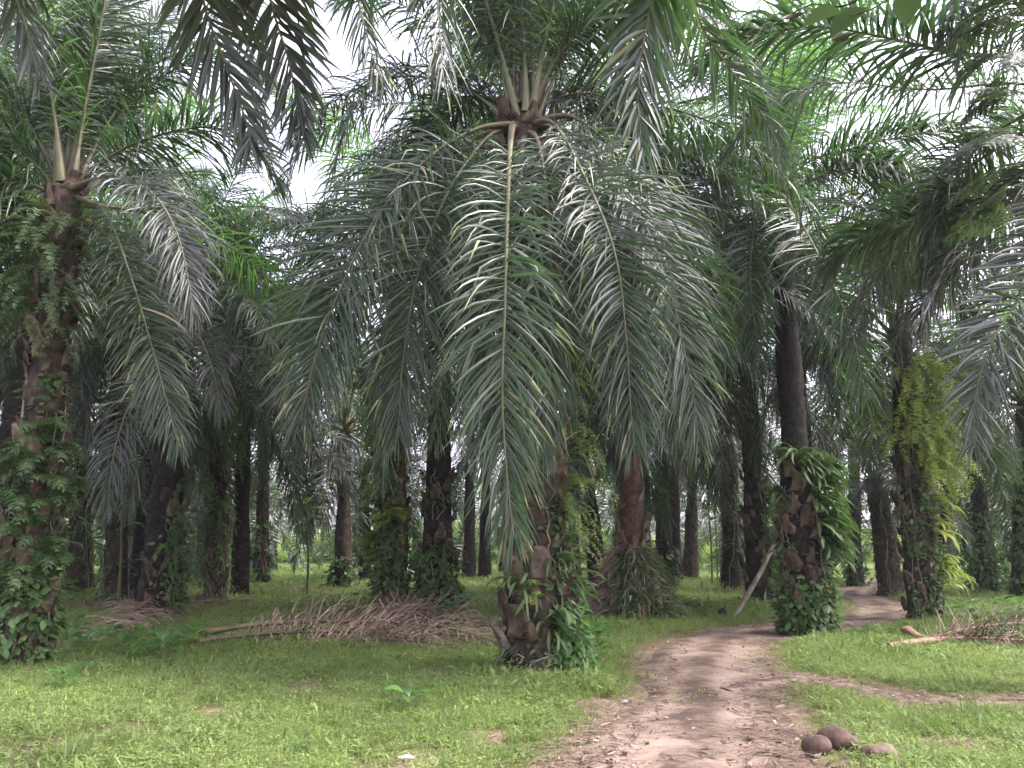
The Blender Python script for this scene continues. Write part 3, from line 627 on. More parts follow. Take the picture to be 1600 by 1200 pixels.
MID = [
 ('dark_left', (243, 968), (285, 520), 'dark oil palm with a leaning trunk, dead fronds piled round its foot', dict(mat='bark_dark', r0=.42, r1=.3, seed=21, boots=46, bootz=(.02, .4))),
 ('fern_column', (335, 942), (345, 520), 'oil palm with a shaggy vine covered trunk, right of the dark leaning palm', dict(seed=22, boots=50, bootz=(.02, .6))),
 ('slim_dark', (374, 935), (382, 590), 'slim black trunked oil palm with a narrowed waist, among the left trunks', dict(mat='bark_dark', r0=.3, r1=.22, seed=23)),
 ('left_back_a', (408, 915), (412, 600), 'oil palm beside the bright grass opening, on its left', dict(seed=24)),
 ('left_back_b', (122, 928), (130, 560), 'thick oil palm with shrubs at its foot, behind the left edge palm', dict(seed=25, r0=.45)),
 ('left_back_c', (178, 944), (186, 540), 'oil palm with a thin pale stem against its trunk, left of the dark leaning palm', dict(seed=26)),
 ('left_back_d', (203, 908), (207, 640), 'thin oil palm seen in the gap left of the dark leaning palm', dict(seed=27, r0=.3, nf=28)),
 ('gap_right', (535, 921), (538, 600), 'straight bare oil palm on the right of the bright grass opening', dict(seed=28, r0=.36)),
 ('bushy_left', (612, 962), (622, 455), 'oil palm wrapped in light green creepers, left of the slender palm', dict(seed=29, r0=.36, mat='bark_red', boots=60, bootz=(.02, .6))),
 ('slender', (682, 962), (690, 440), 'slender oil palm with a smooth dark ringed upper trunk, left of the centre', dict(seed=30, r0=.40, r1=.25, mat='bark_dark', rough=.45, boots=44, bootz=(.02, .4))),
 ('behind_left_a', (733, 908), (735, 600), 'oil palm in shade behind the hanging centre frond, left one of two', dict(seed=31, mat='bark_dark', nf=28)),
 ('behind_left_b', (757, 906), (760, 600), 'oil palm in shade behind the hanging centre frond, right one of two', dict(seed=32, mat='bark_dark', nf=28)),
 ('tilted', (938, 936), (895, 560), 'oil palm tilted to the left with a dead frond beside it, right of centre', dict(seed=33, mat='bark_dark')),
 ('red', (988, 965), (985, 520), 'oil palm with a reddish trunk rising from a mound of dead ferns', dict(seed=34, r0=.36, r1=.22, mat='bark_red', rough=.7, boots=40, bootz=(.1, .4))),
 ('row_a', (1009, 905), (1006, 620), 'greyish trunk just behind the reddish palm, first of the thin row', dict(seed=35, r0=.34, nf=28)),
 ('row_b', (1040, 926), (1030, 560), 'dark oil palm trunk second right of the reddish palm, greenery at its foot', dict(seed=36, mat='bark_dark')),
 ('row_c', (1057, 912), (1050, 600), 'thin dark oil palm trunk in the middle of the row right of the reddish palm', dict(seed=37, mat='bark_dark', r0=.28, nf=28)),
 ('row_d', (1079, 906), (1085, 610), 'oil palm with a bulging trunk beside the bright gap, last of the row', dict(seed=38, r0=.4, nf=28)),
 ('pair_a', (1145, 925), (1140, 560), 'shaggy dark oil palm left of the leaning pole, behind the track', dict(seed=39, mat='bark_dark', r0=.42)),
 ('pair_b', (1187, 948), (1165, 520), 'oil palm with orange cut stubs on its trunk, just left of the strap fern palm', dict(seed=40, mat='bark_dark', boots=60, bootz=(.05, .6))),
 ('bright_fern', (1445, 965), (1405, 520), 'oil palm with bright yellow green ferns cascading down its trunk', dict(seed=41, az_skip=(-PI / 2, 1.25, 3), r0=.34, r1=.27, boots=80, bootz=(.02, .7))),
 ('bushy_right', (1545, 930), (1520, 610), 'oil palm wrapped to head height in a round creeper bush at the right', dict(seed=42, r0=.36)),
 ('path_palm', (1392, 932), (1368, 748), 'short oil palm with a low crown standing by the far bend of the track', dict(seed=43, r0=.38, r1=.34, scale=.62, nf=24)),
 ('behind_right', (1337, 916), (1335, 600), 'thin dark oil palm right behind the strap fern palm', dict(seed=44, mat='bark_dark', r0=.3, nf=28)),
 ('edge_right', (1600, 938), (1602, 560), 'oil palm cut by the right edge behind the creeper bush palm', dict(seed=45, mat='bark_dark')),
 ('stub_right', (1478, 915), (1480, 640), 'thin shaded oil palm between the bright fern palm and the creeper bush palm', dict(seed=46, r0=.3, nf=28)),
 ('far_left_edge', (8, 922), (-20, 560), 'shaded oil palm partly hidden behind the left edge palm', dict(seed=47)),
]
for key, b, c, lab, kw in MID:
    if b[1] < 943 and key != 'path_palm': c = (c[0], c[1] + 62)
    palm(key, b, c, lab, **kw)
# palms whose crowns close the canopy; trunks hidden or outside the frame
for k, (x, y, H, lab) in enumerate([
    (.62, 16.2, 10.6, 'tall oil palm behind the centre one, only its upper crown showing'),
    (-11.4, 17.6, 9.8, 'oil palm crown hidden in part behind the left edge palm'),
    (-13.5, 18.0, 9.5, 'oil palm outside the left edge, crown over the left back trunks'),
    (14.2, 17.5, 9.0, 'oil palm outside the right edge behind the arching fronds'),
    (-11.9, 25.5, 11.0, 'oil palm crown showing high behind the leaning dark palm'),
    (4.35, 27.0, 13.5, 'high oil palm crown rising behind the reddish palm'),
    (8.35, 22.0, 10.8, 'oil palm crown rising behind the tall right palm')]):
    palm('canopy%d' % k, None, None, lab, world_base=(x, y), H=H, lean=(random.uniform(-.3, .3), random.uniform(-.3, .3)), seed=60 + k, nf=30, tmin=0, scale=1.05, r0=.3, r1=.24, mat='bark_dark')
# far rows
rf = random.Random(99); pos = [PALMS[k].base[:2] for k in PALMS]; cnt = 0
for iy, y in enumerate(np.arange(25.5, 66, 7.4)):
    for x in np.arange(-64, 65, 8.0):
        xx = x + (4.3 if iy % 2 else 0) + rf.uniform(-.7, .7); yy = y + rf.uniform(-.7, .7)
        if abs(xx) > yy * .66 + 5 or min(math.hypot(xx - q[0], yy - q[1]) for q in pos) < 3.9 or rf.random() < .12: continue
        px = to_px(xx, yy)[0]
        if (yy > 24 and (430 < px < 505 or 1094 < px < 1130 or 1335 < px < 1400)): continue
        inframe = abs(xx) < yy * .66 + 1
        palm('far%d' % cnt, None, None, 'far oil palm in the shaded back rows of the plantation', world_base=(xx, yy), H=rf.uniform(3.6, 6.2) if yy < 50 else rf.uniform(3.0, 5.0),
             lean=(rf.uniform(-.6, .6), rf.uniform(-.3, .3)), seed=200 + cnt, far=True, r0=rf.uniform(.3, .42), r1=.26,
             mat=rf.choice(['bark', 'bark_dark', 'bark_dark']), group='far oil palms in the back rows')
        pos.append((xx, yy)); cnt += 1
#__PART2__
# ------------------------------------------------------------------ ferns, strap leaves, creepers on the trunks
def fern_mesh(seed, L, mat, n=34, leaf=.075, w=.02, e0=45, e1=-82):
    rr = random.Random(seed)
    c = arc(e0 + rr.uniform(-15, 15), e1, L, sway=rr.uniform(-.2, .2), p=rr.uniform(.6, 1.0))
    V, Q, rn, RV, RQ = frond(c, seed=seed, n=n, Lmax=leaf, w=w, pet=.06, droop=.12, K=2, fold=0, rib=(.007, .005, .002), tilt=(-4, 10), ang=(82, 76, 50), ribsides=3, kink=0, stray=.05)
    b = Bag(); b.add(V, Q, 0, rn); b.add(RV, RQ, 1)
    return b.mesh('fern_frond', [M[mat], M['rib']])
def compound_mesh(seed, L, mat, npin=7, pl=.24, sub=6, e0=55, e1=-70):
    rng = np.random.default_rng(seed)
    P, _ = spline(arc(e0, e1 + rng.uniform(-20, 20), L, sway=rng.uniform(-.15, .15)), 40)
    T, NN, S = frame(P); b = Bag()
    RV, RQ = tube(P[::3], np.linspace(.006, .0015, len(P[::3])), 3); b.add(RV, RQ, 1)
    for k in range(npin):
        u = .28 + .70 * k / (npin - 1); i = int(u * 39)
        for sgn in (-1, 1):
            l = pl * (1 - .82 * (k / (npin - 1)) ** 1.2) * rng.uniform(.85, 1.1)
            d = unit(sgn * S[i] * .86 + T[i] * .5 + rng.normal(0, .08, 3)); q = [P[i]]
            for _ in range(6): d = unit(d + np.array([0, 0, -.09])); q.append(q[-1] + d * l / 6)
            q = np.array(q); tt = unit(np.gradient(q, axis=0))
            s_ = np.repeat([-1., 1.], sub); uu = np.tile(np.linspace(.08, 1, sub), 2)
            f = lambda A: np.stack([np.interp(uu * 6, np.arange(7), A[:, c]) for c in range(3)], 1)
            O, t = f(q), unit(f(tt)); sd = unit(np.cross(t, NN[i]))
            D = unit(s_[:, None] * sd * .8 + t * .62)
            W = unit(np.cross(D, np.broadcast_to(NN[i], D.shape)) + rng.normal(0, .15, D.shape))
            V, Q, c = blades(O, D, W, l * .34 * np.interp(uu, [0, .3, 1], [1, .95, .35]), np.full(len(O), .02 * pl / .24), rng, K=2, fold=0, droop=.15, wp=([0, .45, 1], [.7, 1, .1]))
            b.add(V, Q, 0, np.repeat(rng.random(len(O)), c))
    return b.mesh('fern_frond', [M[mat], M['rib']])
def strap_mesh(seed, L, mat, w=.03, e0=55, e1=-75, wave=True):
    rr = np.random.default_rng(seed)
    P, _ = spline(arc(e0 + rr.uniform(-15, 15), e1 + rr.uniform(-15, 15), L, sway=rr.uniform(-.25, .25), p=.9), 11)
    T, NN, S = frame(P, twist=rr.uniform(-.7, .7))
    u = np.linspace(0, 1, 11); ww = w * np.interp(u, [0, .15, .5, .8, 1], [.25, .7, 1, .8, .05])
    wv = .008 * np.sin(u * 19 + rr.uniform(0, 6))
    V = np.stack([P - S * ww[:, None] + NN * (.15 * ww + wv)[:, None], P - NN * (.15 * ww)[:, None], P + S * ww[:, None] + NN * (.15 * ww - wv)[:, None]], 1).reshape(-1, 3)
    i = np.arange(10)[:, None] * 3; j = np.arange(2)[None, :]
    Q = np.stack([i + j, i + j + 1, i + j + 4, i + j + 3], -1).reshape(-1, 4)
    return mesh('strap_leaf', V, Q, [M[mat]], rnd=np.full(len(V), rr.random()))
def broad_mesh(seed, L, mat, w=.3):
    rr = np.random.default_rng(seed)
    P, _ = spline(arc(rr.uniform(35, 60), rr.uniform(-40, -5), L, sway=rr.uniform(-.1, .1)), 9)
    T, NN, S = frame(P); u = np.linspace(0, 1, 9)
    ww = L * w * np.interp(u, [0, .32, .36, .55, .75, 1], [.012, .012, .35, 1, .8, .03])
    V = np.stack([P - S * ww[:, None] + NN * (.3 * ww)[:, None], P, P + S * ww[:, None] + NN * (.3 * ww)[:, None]], 1).reshape(-1, 3)
    i = np.arange(8)[:, None] * 3; j = np.arange(2)[None, :]
    Q = np.stack([i + j, i + j + 1, i + j + 4, i + j + 3], -1).reshape(-1, 4)
    return mesh('leaf', V, Q, [M[mat]], rnd=np.full(len(V), rr.random()))
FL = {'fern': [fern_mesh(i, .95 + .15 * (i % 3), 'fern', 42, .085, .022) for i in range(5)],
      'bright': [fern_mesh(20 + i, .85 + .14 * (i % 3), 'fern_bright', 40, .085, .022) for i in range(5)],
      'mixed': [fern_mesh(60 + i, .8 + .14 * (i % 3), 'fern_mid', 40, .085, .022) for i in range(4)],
      'compound': [compound_mesh(i, .62, 'fern') for i in range(4)],
      'compound_bright': [compound_mesh(i + 9, .55, 'fern_bright') for i in range(3)],
      'strap': [strap_mesh(i, .66 + .1 * (i % 3), 'fern') for i in range(5)],
      'strap_bright': [strap_mesh(30 + i, .55 + .09 * (i % 3), 'fern_bright') for i in range(4)],
      'broad': [broad_mesh(i, .34, 'broad') for i in range(5)]}
FNAME = {'mixed': ('hanging_fern', 'fern', 'frond'), 'fern': ('hanging_fern', 'fern', 'frond'), 'bright': ('hanging_fern', 'fern', 'frond'), 'compound': ('lacy_fern', 'fern', 'frond'), 'compound_bright': ('lacy_fern', 'fern', 'frond'),
         'strap': ('strap_fern', 'fern', 'leaf'), 'strap_bright': ('strap_fern', 'fern', 'leaf'), 'broad': ('weed', 'weed', 'leaf')}
fr_ = random.Random(5)
def clump(key, py, az, typ, label, group=None, n=7, scale=1.0, spread=1.0):
    p = PALMS[key]
    z = at(800, py, p.base[1])[2] - p.base[2]
    ax = p.axis(max(0, min(z, p.H))); a = R(az)
    r = p.rad(max(0, min(z, p.H))) * 1.0
    o = empty(FNAME[typ][0], p.base + np.array([ax[0] + r * math.cos(a), ax[1] + r * math.sin(a), z]), label, FNAME[typ][1], group)
    for i in range(n):
        link(FNAME[typ][2], fr_.choice(FL[typ]), o, (0, 0, fr_.uniform(-.08, .08)), (fr_.uniform(-.35, .35), fr_.uniform(-.5, .35), a + fr_.uniform(-spread, spread)), scale * fr_.uniform(.75, 1.15))
    return o
ORD = ['topmost', 'second', 'third', 'fourth', 'fifth', 'sixth', 'seventh', 'eighth', 'ninth', 'tenth', 'eleventh', 'twelfth', 'thirteenth', 'fourteenth', 'fifteenth', 'sixteenth', 'seventeenth', 'eighteenth', 'nineteenth', 'twentieth', 'twenty first', 'twenty second']
def many(key, typ, label, group, spots, n=7, scale=1.0):
    spots = sorted(spots)
    for i, (py, az) in enumerate(spots):
        o_ = 'topmost of them' if i == 0 else 'lowest of them' if i == len(spots) - 1 else ORD[i] + ' from the top'
        clump(key, py, az, typ, label + ', ' + o_, group, n, scale)
def row_of(spots, label, group, n, lo, hi):
    spots = sorted(spots)
    for i, q in enumerate(spots):
        o_ = 'leftmost of them' if i == 0 else 'rightmost of them' if i == len(spots) - 1 else ORD[i] + ' from the left'
        weed(*q, label + ', ' + o_, group, n, wr.uniform(lo, hi))
many('left', 'fern', 'fern hanging on the upper trunk of the left edge palm', 'ferns hanging high on the left edge palm',
     [(352, -80), (365, -20), (372, -150), (392, -100), (405, -45), (425, 10), (418, -135), (440, -75), (462, -110), (470, -30), (490, -60), (500, 0), (505, -140), (525, -90), (535, -35)], 7, 1.0)
many('left', 'compound', 'lacy fern halfway up the left edge palm', 'lacy ferns halfway up the left edge palm',
     [(690, -60), (715, -20), (735, -80), (745, -130), (760, -50), (775, -5), (790, -95), (805, -40), (835, -70), (850, -150), (870, -25), (900, -90)], 7, .95)
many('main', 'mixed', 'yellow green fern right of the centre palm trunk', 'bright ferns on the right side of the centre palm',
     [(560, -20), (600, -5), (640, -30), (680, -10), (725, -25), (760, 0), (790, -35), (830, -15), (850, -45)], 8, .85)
many('main', 'strap', 'strap leaved fern low on the centre palm', 'strap ferns low on the centre palm',
     [(905, -35), (930, -20), (965, -60), (985, -75), (880, -60), (940, -95), (1000, -40), (915, -120)], 9, .75)
clump('main', 925, -105, 'compound_bright', 'pale yellow green lacy fern low on the front of the centre palm', None, 5, .6)
clump('main', 985, -110, 'broad', 'young broad leaved plant sprouting from the front of the centre palm trunk', None, 6, .55)
many('right', 'strap', 'glossy strap fern on the palm right of the track', 'strap ferns on the palm right of the track',
     [(735, -70), (742, -30), (770, -20), (790, 0), (815, -25), (835, -5), (858, -40), (870, -10), (725, -100), (790, -60), (752, -50), (800, -5), (822, -40), (845, -20)], 22, 1.1)
clump('right', 775, 200, 'strap', 'bluish strap leaved fern on the left side of the palm right of the track', None, 9, .8)
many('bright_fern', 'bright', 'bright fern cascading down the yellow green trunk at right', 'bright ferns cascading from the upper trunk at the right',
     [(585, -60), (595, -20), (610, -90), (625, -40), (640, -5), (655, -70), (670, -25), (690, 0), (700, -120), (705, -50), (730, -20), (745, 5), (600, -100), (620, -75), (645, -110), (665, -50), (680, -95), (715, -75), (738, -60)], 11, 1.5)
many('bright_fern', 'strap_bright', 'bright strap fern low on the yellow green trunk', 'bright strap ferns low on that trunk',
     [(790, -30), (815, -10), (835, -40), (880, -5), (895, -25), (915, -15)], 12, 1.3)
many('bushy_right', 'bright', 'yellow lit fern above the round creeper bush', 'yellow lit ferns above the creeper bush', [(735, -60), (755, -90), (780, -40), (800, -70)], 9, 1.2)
many('slender', 'strap', 'strap fern at the foot of the slender palm', 'strap ferns on the slender palm', [(858, -75), (865, -50), (878, -95)], 11, .95)
many('dark_left', 'fern', 'dark fern right of the leaning dark trunk', 'ferns on the leaning dark palm', [(770, -30), (800, -20), (835, -40), (870, -30), (895, -15)], 8, 1.0)
many('fern_column', 'fern', 'fern in the shaggy coat of the vine covered trunk', 'ferns on the shaggy trunk', [(560, -90), (600, -60), (640, -110), (680, -80), (720, -50), (760, -120), (800, -70)], 9, 1.2)
many('bushy_left', 'compound_bright', 'feathery fern on the creeper wrapped trunk left of centre', 'feathery ferns left of the slender palm',
     [(700, 190), (730, 175), (765, 200), (790, 180), (820, -100), (850, 200), (880, 185)], 9, 1.3)

def creeper(key, py0, py1, az0, az1, n, label, thick=.22, size=.1, mat='creeper', narrow=False, belly=0.0):
    p = PALMS[key]; rng = np.random.default_rng(abs(hash(label)) % 9999 if False else len(label) * 37 + n)
    z1 = at(800, py0, p.base[1])[2] - p.base[2]; z0 = max(.02, at(800, py1, p.base[1])[2] - p.base[2])
    m = n // 6
    cz = rng.uniform(z0, z1, m); ca = rng.uniform(R(az0), R(az1), m); ct = rng.random(m)       # leafy clusters, not an even coat
    k = rng.integers(0, m, n)
    z = np.clip(cz[k] + rng.normal(0, .10, n), .02, None); a = ca[k] + rng.normal(0, .16, n)
    rad = np.array([p.rad(min(max(q, 0), p.H)) for q in z])
    t = np.clip((z - z0) / max(z1 - z0, .1), 0, 1)
    rad = rad * .98 + thick * ct[k] * rng.uniform(.2, 1, n) + belly * np.sin(PI * t) ** .7 * rng.uniform(.35, 1, n)
    ax = p.axis(np.clip(z, 0, p.H))
    out = np.stack([np.cos(a), np.sin(a), 0 * a], 1)
    O = np.stack([ax[0], ax[1], z], 1) + out * rad[:, None] * np.array([1, 1, 0])
    D = unit(out * .7 + np.array([0, 0, -.45]) + rng.normal(0, .45, (n, 3)))
    W = unit(np.cross(D, out + np.array([0, 0, .8]) + rng.normal(0, .3, (n, 3))))
    L = size * rng.uniform(.6, 1.35, n)
    V, Q, c = blades(O, D, W, L, L * (.2 if narrow else .62), rng, K=3, fold=.15, droop=.22, wp=([0, .3, .6, 1], [.3, 1, .8, .05]))
    b = Bag(); b.add(V, Q, 0, np.repeat(rng.random(n), c))
    ma = rng.integers(3, 6)
    for s in range(ma):                                                                         # stems clinging to the bark
        zz = np.linspace(max(z0 - .2, 0), z1, 14); aa = rng.uniform(R(az0), R(az1)) + np.cumsum(rng.normal(0, .13, 14))
        rr_ = np.array([p.rad(q) for q in np.clip(zz, 0, p.H)]) + .05; ax2 = p.axis(np.clip(zz, 0, p.H))
        P = np.stack([ax2[0] + rr_ * np.cos(aa), ax2[1] + rr_ * np.sin(aa), zz], 1)
        TV, TQ = tube(P, .012, 4); b.add(TV, TQ, 1)
    o = link('creeper', b.mesh('creeper', [M[mat], M['stick']]), None, p.base)
    return tag(o, label, 'creeper')
creeper('left', 860, 1045, -200, 20, 900, 'leafy creeper covering the foot of the left edge palm', .25, .13)
creeper('left', 600, 860, -190, 20, 420, 'thin creeper climbing the middle of the left edge palm', .2, .11)
creeper('main', 945, 1052, -60, 30, 620, 'fresh green creeper heaped on the right foot of the centre palm', .3, .12, 'broad')
creeper('main', 770, 950, -70, 20, 300, 'sparse creeper on the right of the centre palm trunk', .2, .11)
creeper('main', 1010, 1055, -190, -50, 240, 'small creeping leaves along the front foot of the centre palm', .12, .08)
creeper('right', 905, 988, -200, 20, 800, 'dark leafy creeper round the foot of the palm right of the track', .28, .15)
creeper('right', 740, 910, -50, 40, 520, 'creeper down the right side of the palm right of the track', .4, .14)
creeper('right', 760, 915, 150, 230, 200, 'creeper hanging on the left side of the palm right of the track', .25, .12)
creeper('bright_fern', 760, 966, -150, 20, 650, 'creeper at the lower trunk of the bright fern palm', .3, .13)
creeper('bright_fern', 600, 760, 130, 300, 420, 'feathery pale green growth on the left of the yellow green fern trunk', .35, .16, 'fern', narrow=True)
creeper('bushy_right', 800, 928, -200, 20, 1500, 'round bush of creeper swallowing the trunk at the right', .3, .17, 'broad', belly=.62)
creeper('bushy_left', 640, 955, 100, 300, 1300, 'light green creeper smothering the left side of the trunk left of the slender palm', .55, .15, 'fern')
creeper('bushy_left', 800, 962, -120, 20, 420, 'creeper at the right foot of the trunk left of the slender palm', .35, .14)
creeper('slender', 860, 962, -190, 20, 700, 'leafy creeper round the foot of the slender palm', .4, .15)
creeper('slender', 735, 800, -160, 0, 160, 'small creeper tuft where the slender trunk narrows', .15, .13)
creeper('fern_column', 540, 942, -200, 20, 1900, 'shaggy green vine coat on the trunk beside the leaning dark palm', .45, .17, narrow=True)
creeper('dark_left', 800, 965, -60, 40, 600, 'dark creeper on the right side of the leaning dark palm', .45, .15)
creeper('left_back_b', 700, 928, -200, 20, 600, 'creeper on the thick trunk behind the left edge palm', .3, .18)
creeper('left_back_c', 700, 944, -200, 20, 420, 'creeper on the trunk with the thin pale stem', .25, .16)
creeper('left_back_a', 820, 915, -200, 20, 320, 'creeper round the trunk left of the bright grass opening', .3, .2)
creeper('gap_right', 870, 921, -200, 20, 300, 'low creeper at the foot of the straight bare trunk', .4, .2)
creeper('row_b', 860, 926, -200, 20, 420, 'green creeper at the foot of the dark trunk right of the reddish palm', .35, .18, 'fern')
creeper('pair_b', 760, 948, -80, 40, 620, 'creeper on the right side of the palm with orange stubs', .4, .16)
creeper('pair_a', 700, 925, -200, 20, 800, 'shaggy creeper over the dark palm left of the leaning pole', .35, .18, narrow=True)
creeper('edge_right', 700, 938, -200, 20, 700, 'creeper on the trunk cut by the right edge', .35, .18)
creeper('path_palm', 780, 930, -200, 20, 300, 'thin moss and creeper on the short palm at the track bend', .12, .12)
creeper('behind_right', 850, 916, -200, 20, 260, 'creeper behind the strap fern palm', .4, .2)
# mound of dead ferns round the reddish palm
def mound(px, py, r, h, n, mats, label, seed, front=None):
    rng = np.random.default_rng(seed); b0 = gp(px, py); b0[2] = float(hgt(b0[0], b0[1]))
    z = h * rng.random(n) ** 1.6; a = rng.uniform(0, 2 * PI, n); rr_ = .3 + (r - .3) * (1 - z / h) ** .8 * rng.uniform(.75, 1.05, n)
    out = np.stack([np.cos(a), np.sin(a), 0 * a], 1)
    O = out * rr_[:, None] + np.array([0, 0, 1]) * z[:, None]
    D = unit(out * .5 + rng.normal(0, .35, (n, 3)) + np.array([0, 0, -.4])); W = unit(np.cross(D, out) + rng.normal(0, .2, (n, 3)))
    L = rng.uniform(.2, .55, n)
    V, Q, c = blades(O, D, W, L, rng.uniform(.015, .045, n), rng, K=3, fold=0, droop=.35)
    V[:, 2] = np.maximum(V[:, 2], rng.uniform(.0, .04, len(V)))
    b = Bag(); green = (np.sin(a + 2.6) > .1) & (rng.random(n) < .75)
    mi = np.repeat(np.where(green, 1, 0), 3)
    me = mesh('dead_fern_mound', V, Q, [M[m] for m in mats], mi, np.repeat(rng.random(n), c))
    return tag(link('dead_fern_mound', me, None, b0), label, 'fern heap')
mound(990, 966, 1.05, 1.75, 2600, ['dead', 'creeper'], 'mound of dead brown ferns heaped round the foot of the reddish palm', 4)
p_ = PALMS['red']
clump('red', 925, -95, 'strap', 'tuft of long green blades in front of the dead fern mound', None, 12, 1.2)

# dark fruit bunches wedged between the stalks of the centre crown
def bunch(seed):
    rng = np.random.default_rng(seed); b = Bag(); n_ = 90
    for k in range(n_):
        zz = 1 - 2 * (k + .5) / n_; a = k * 2.39996; r_ = math.sqrt(1 - zz * zz)
        d = np.array([r_ * math.cos(a), r_ * math.sin(a), zz * 1.25]); o_ = d * .15
        P, _ = spline(np.array([o_ * .8, o_ * 1.1, o_ * 1.35 + [0, 0, .005]]), 4)
        V, Q = tube(P, [.02, .026, .02, .004], 5); b.add(V, Q, 0, rng.random())
    return b.mesh('fruit_bunch', [M['fruit']])
FB = [bunch(1), bunch(2)]
pm = PALMS['main']
for i, (dx, dy, dz) in enumerate([(-.2, -.2, -.06)]):
    link('fruit_bunch', FB[i % 2], pm.root, np.array(pm.top) + np.array([dx, dy, dz]), (.4 * i, .3, i), .72)
# ------------------------------------------------------------------ grass, litter and undergrowth
def scatter(name, pos, rot, scl, protos, kind='stuff', pick=None):
    me = bpy.data.meshes.new(name); me.vertices.add(len(pos)); me.vertices.foreach_set('co', np.asarray(pos, np.float32).ravel())
    a = me.attributes.new('rot', 'FLOAT_VECTOR', 'POINT'); a.data.foreach_set('vector', np.asarray(rot, np.float32).ravel())
    a = me.attributes.new('scl', 'FLOAT', 'POINT'); a.data.foreach_set('value', np.asarray(scl, np.float32))
    if pick is not None: a = me.attributes.new('pick', 'INT', 'POINT'); a.data.foreach_set('value', np.asarray(pick, np.int32))
    col = bpy.data.collections.new(name + '_kinds')
    for i, q in enumerate(protos): col.objects.link(bpy.data.objects.new(name + '_kind_%03d' % i, q))
    o = link(name, me); tag(o, kind=kind)
    g = bpy.data.node_groups.new(name, 'GeometryNodeTree')
    g.interface.new_socket('Geometry', in_out='INPUT', socket_type='NodeSocketGeometry'); g.interface.new_socket('Geometry', in_out='OUTPUT', socket_type='NodeSocketGeometry')
    gi = g.nodes.new('NodeGroupInput'); go = g.nodes.new('NodeGroupOutput'); ip = g.nodes.new('GeometryNodeInstanceOnPoints')
    ci = g.nodes.new('GeometryNodeCollectionInfo'); ci.inputs['Collection'].default_value = col
    ci.inputs['Separate Children'].default_value = True; ci.inputs['Reset Children'].default_value = True
    r = g.nodes.new('GeometryNodeInputNamedAttribute'); r.data_type = 'FLOAT_VECTOR'; r.inputs['Name'].default_value = 'rot'
    s = g.nodes.new('GeometryNodeInputNamedAttribute'); s.data_type = 'FLOAT'; s.inputs['Name'].default_value = 'scl'
    ip.inputs['Pick Instance'].default_value = True
    L = g.links.new
    if pick is not None:
        pk = g.nodes.new('GeometryNodeInputNamedAttribute'); pk.data_type = 'INT'; pk.inputs['Name'].default_value = 'pick'; L(pk.outputs['Attribute'], ip.inputs['Instance Index'])
    L(gi.outputs[0], ip.inputs['Points']); L(ci.outputs[0], ip.inputs['Instance'])
    e2r = g.nodes.new('FunctionNodeEulerToRotation'); L(r.outputs['Attribute'], e2r.inputs[0]); L(e2r.outputs[0], ip.inputs['Rotation'])
    L(s.outputs['Attribute'], ip.inputs['Scale']); L(ip.outputs[0], go.inputs[0])
    md = o.modifiers.new('scatter', 'NODES'); md.node_group = g
    return o
def tuft(seed, n, L, w, mat, flat=.55, K=3, drp=.25, spread=.05):
    rng = np.random.default_rng(seed); a = rng.uniform(0, 2 * PI, n)
    e = rng.uniform(.15, 1.0, n) * flat
    D = unit(np.stack([np.cos(a) * e, np.sin(a) * e, 1 - e * .6], 1)); O = np.stack([rng.normal(0, spread, n), rng.normal(0, spread, n), np.full(n, -.01)], 1)
    W = unit(np.cross(D, rng.normal(0, 1, (n, 3)))); l = L * rng.uniform(.5, 1.2, n)
    V, Q, c = blades(O, D, W, l, w * rng.uniform(.7, 1.3, n), rng, K=K, fold=0, droop=drp, wp=([0, .4, 1], [.6, 1, .05]))
    return mesh('tuft', V, Q, [M[mat]], rnd=np.repeat(np.clip(rng.normal(.42, .25, n), 0, 1), c))
def sprig(seed, n, L, mat):
    """low herb: small leaves along two or three creeping stems"""
    rng = np.random.default_rng(seed); a = rng.uniform(0, 2 * PI, n); r = rng.uniform(0, .1, n)
    O = np.stack([np.cos(a) * r, np.sin(a) * r, rng.uniform(.005, .07, n)], 1)
    D = unit(np.stack([np.cos(a + rng.normal(0, .8, n)), np.sin(a + rng.normal(0, .8, n)), rng.uniform(-.1, .7, n)], 1))
    W = unit(np.cross(D, np.array([0, 0, 1.0]) + rng.normal(0, .25, (n, 3)))); l = L * rng.uniform(.6, 1.3, n)
    V, Q, c = blades(O, D, W, l, l * .42, rng, K=2, fold=.1, droop=.2, wp=([0, .4, 1], [.4, 1, .05]))
    return mesh('sprig', V, Q, [M[mat]], rnd=np.repeat(np.clip(rng.normal(.45, .22, n), 0, 1), c))
TUFTS = [tuft(1, 20, .08, .005, 'grass', .8), tuft(2, 20, .10, .005, 'grass', .8), tuft(3, 16, .13, .006, 'grass', .8), sprig(4, 26, .032, 'grass'), sprig(5, 26, .038, 'grass'), sprig(6, 24, .028, 'grass'), tuft(7, 24, .06, .005, 'grass', 1.0)]
rg = np.random.default_rng(11)
M['grass_yellow'] = leaf_mat('yellow_grass', [(0, (0.12, 0.18, 0.05)), (0.5, (0.18, 0.25, 0.075)), (1, (0.29, 0.32, 0.13))], 0.35, (0.33, 0.44, 0.12), rough=0.55, spec=0.3)
M['grass_dry'] = leaf_mat('dry_grass', [(0, (0.12, 0.09, 0.05)), (0.5, (0.2, 0.155, 0.09)), (1, (0.3, 0.24, 0.15))], 0.2, (0.2, 0.15, 0.08), rough=0.7, spec=0.2)
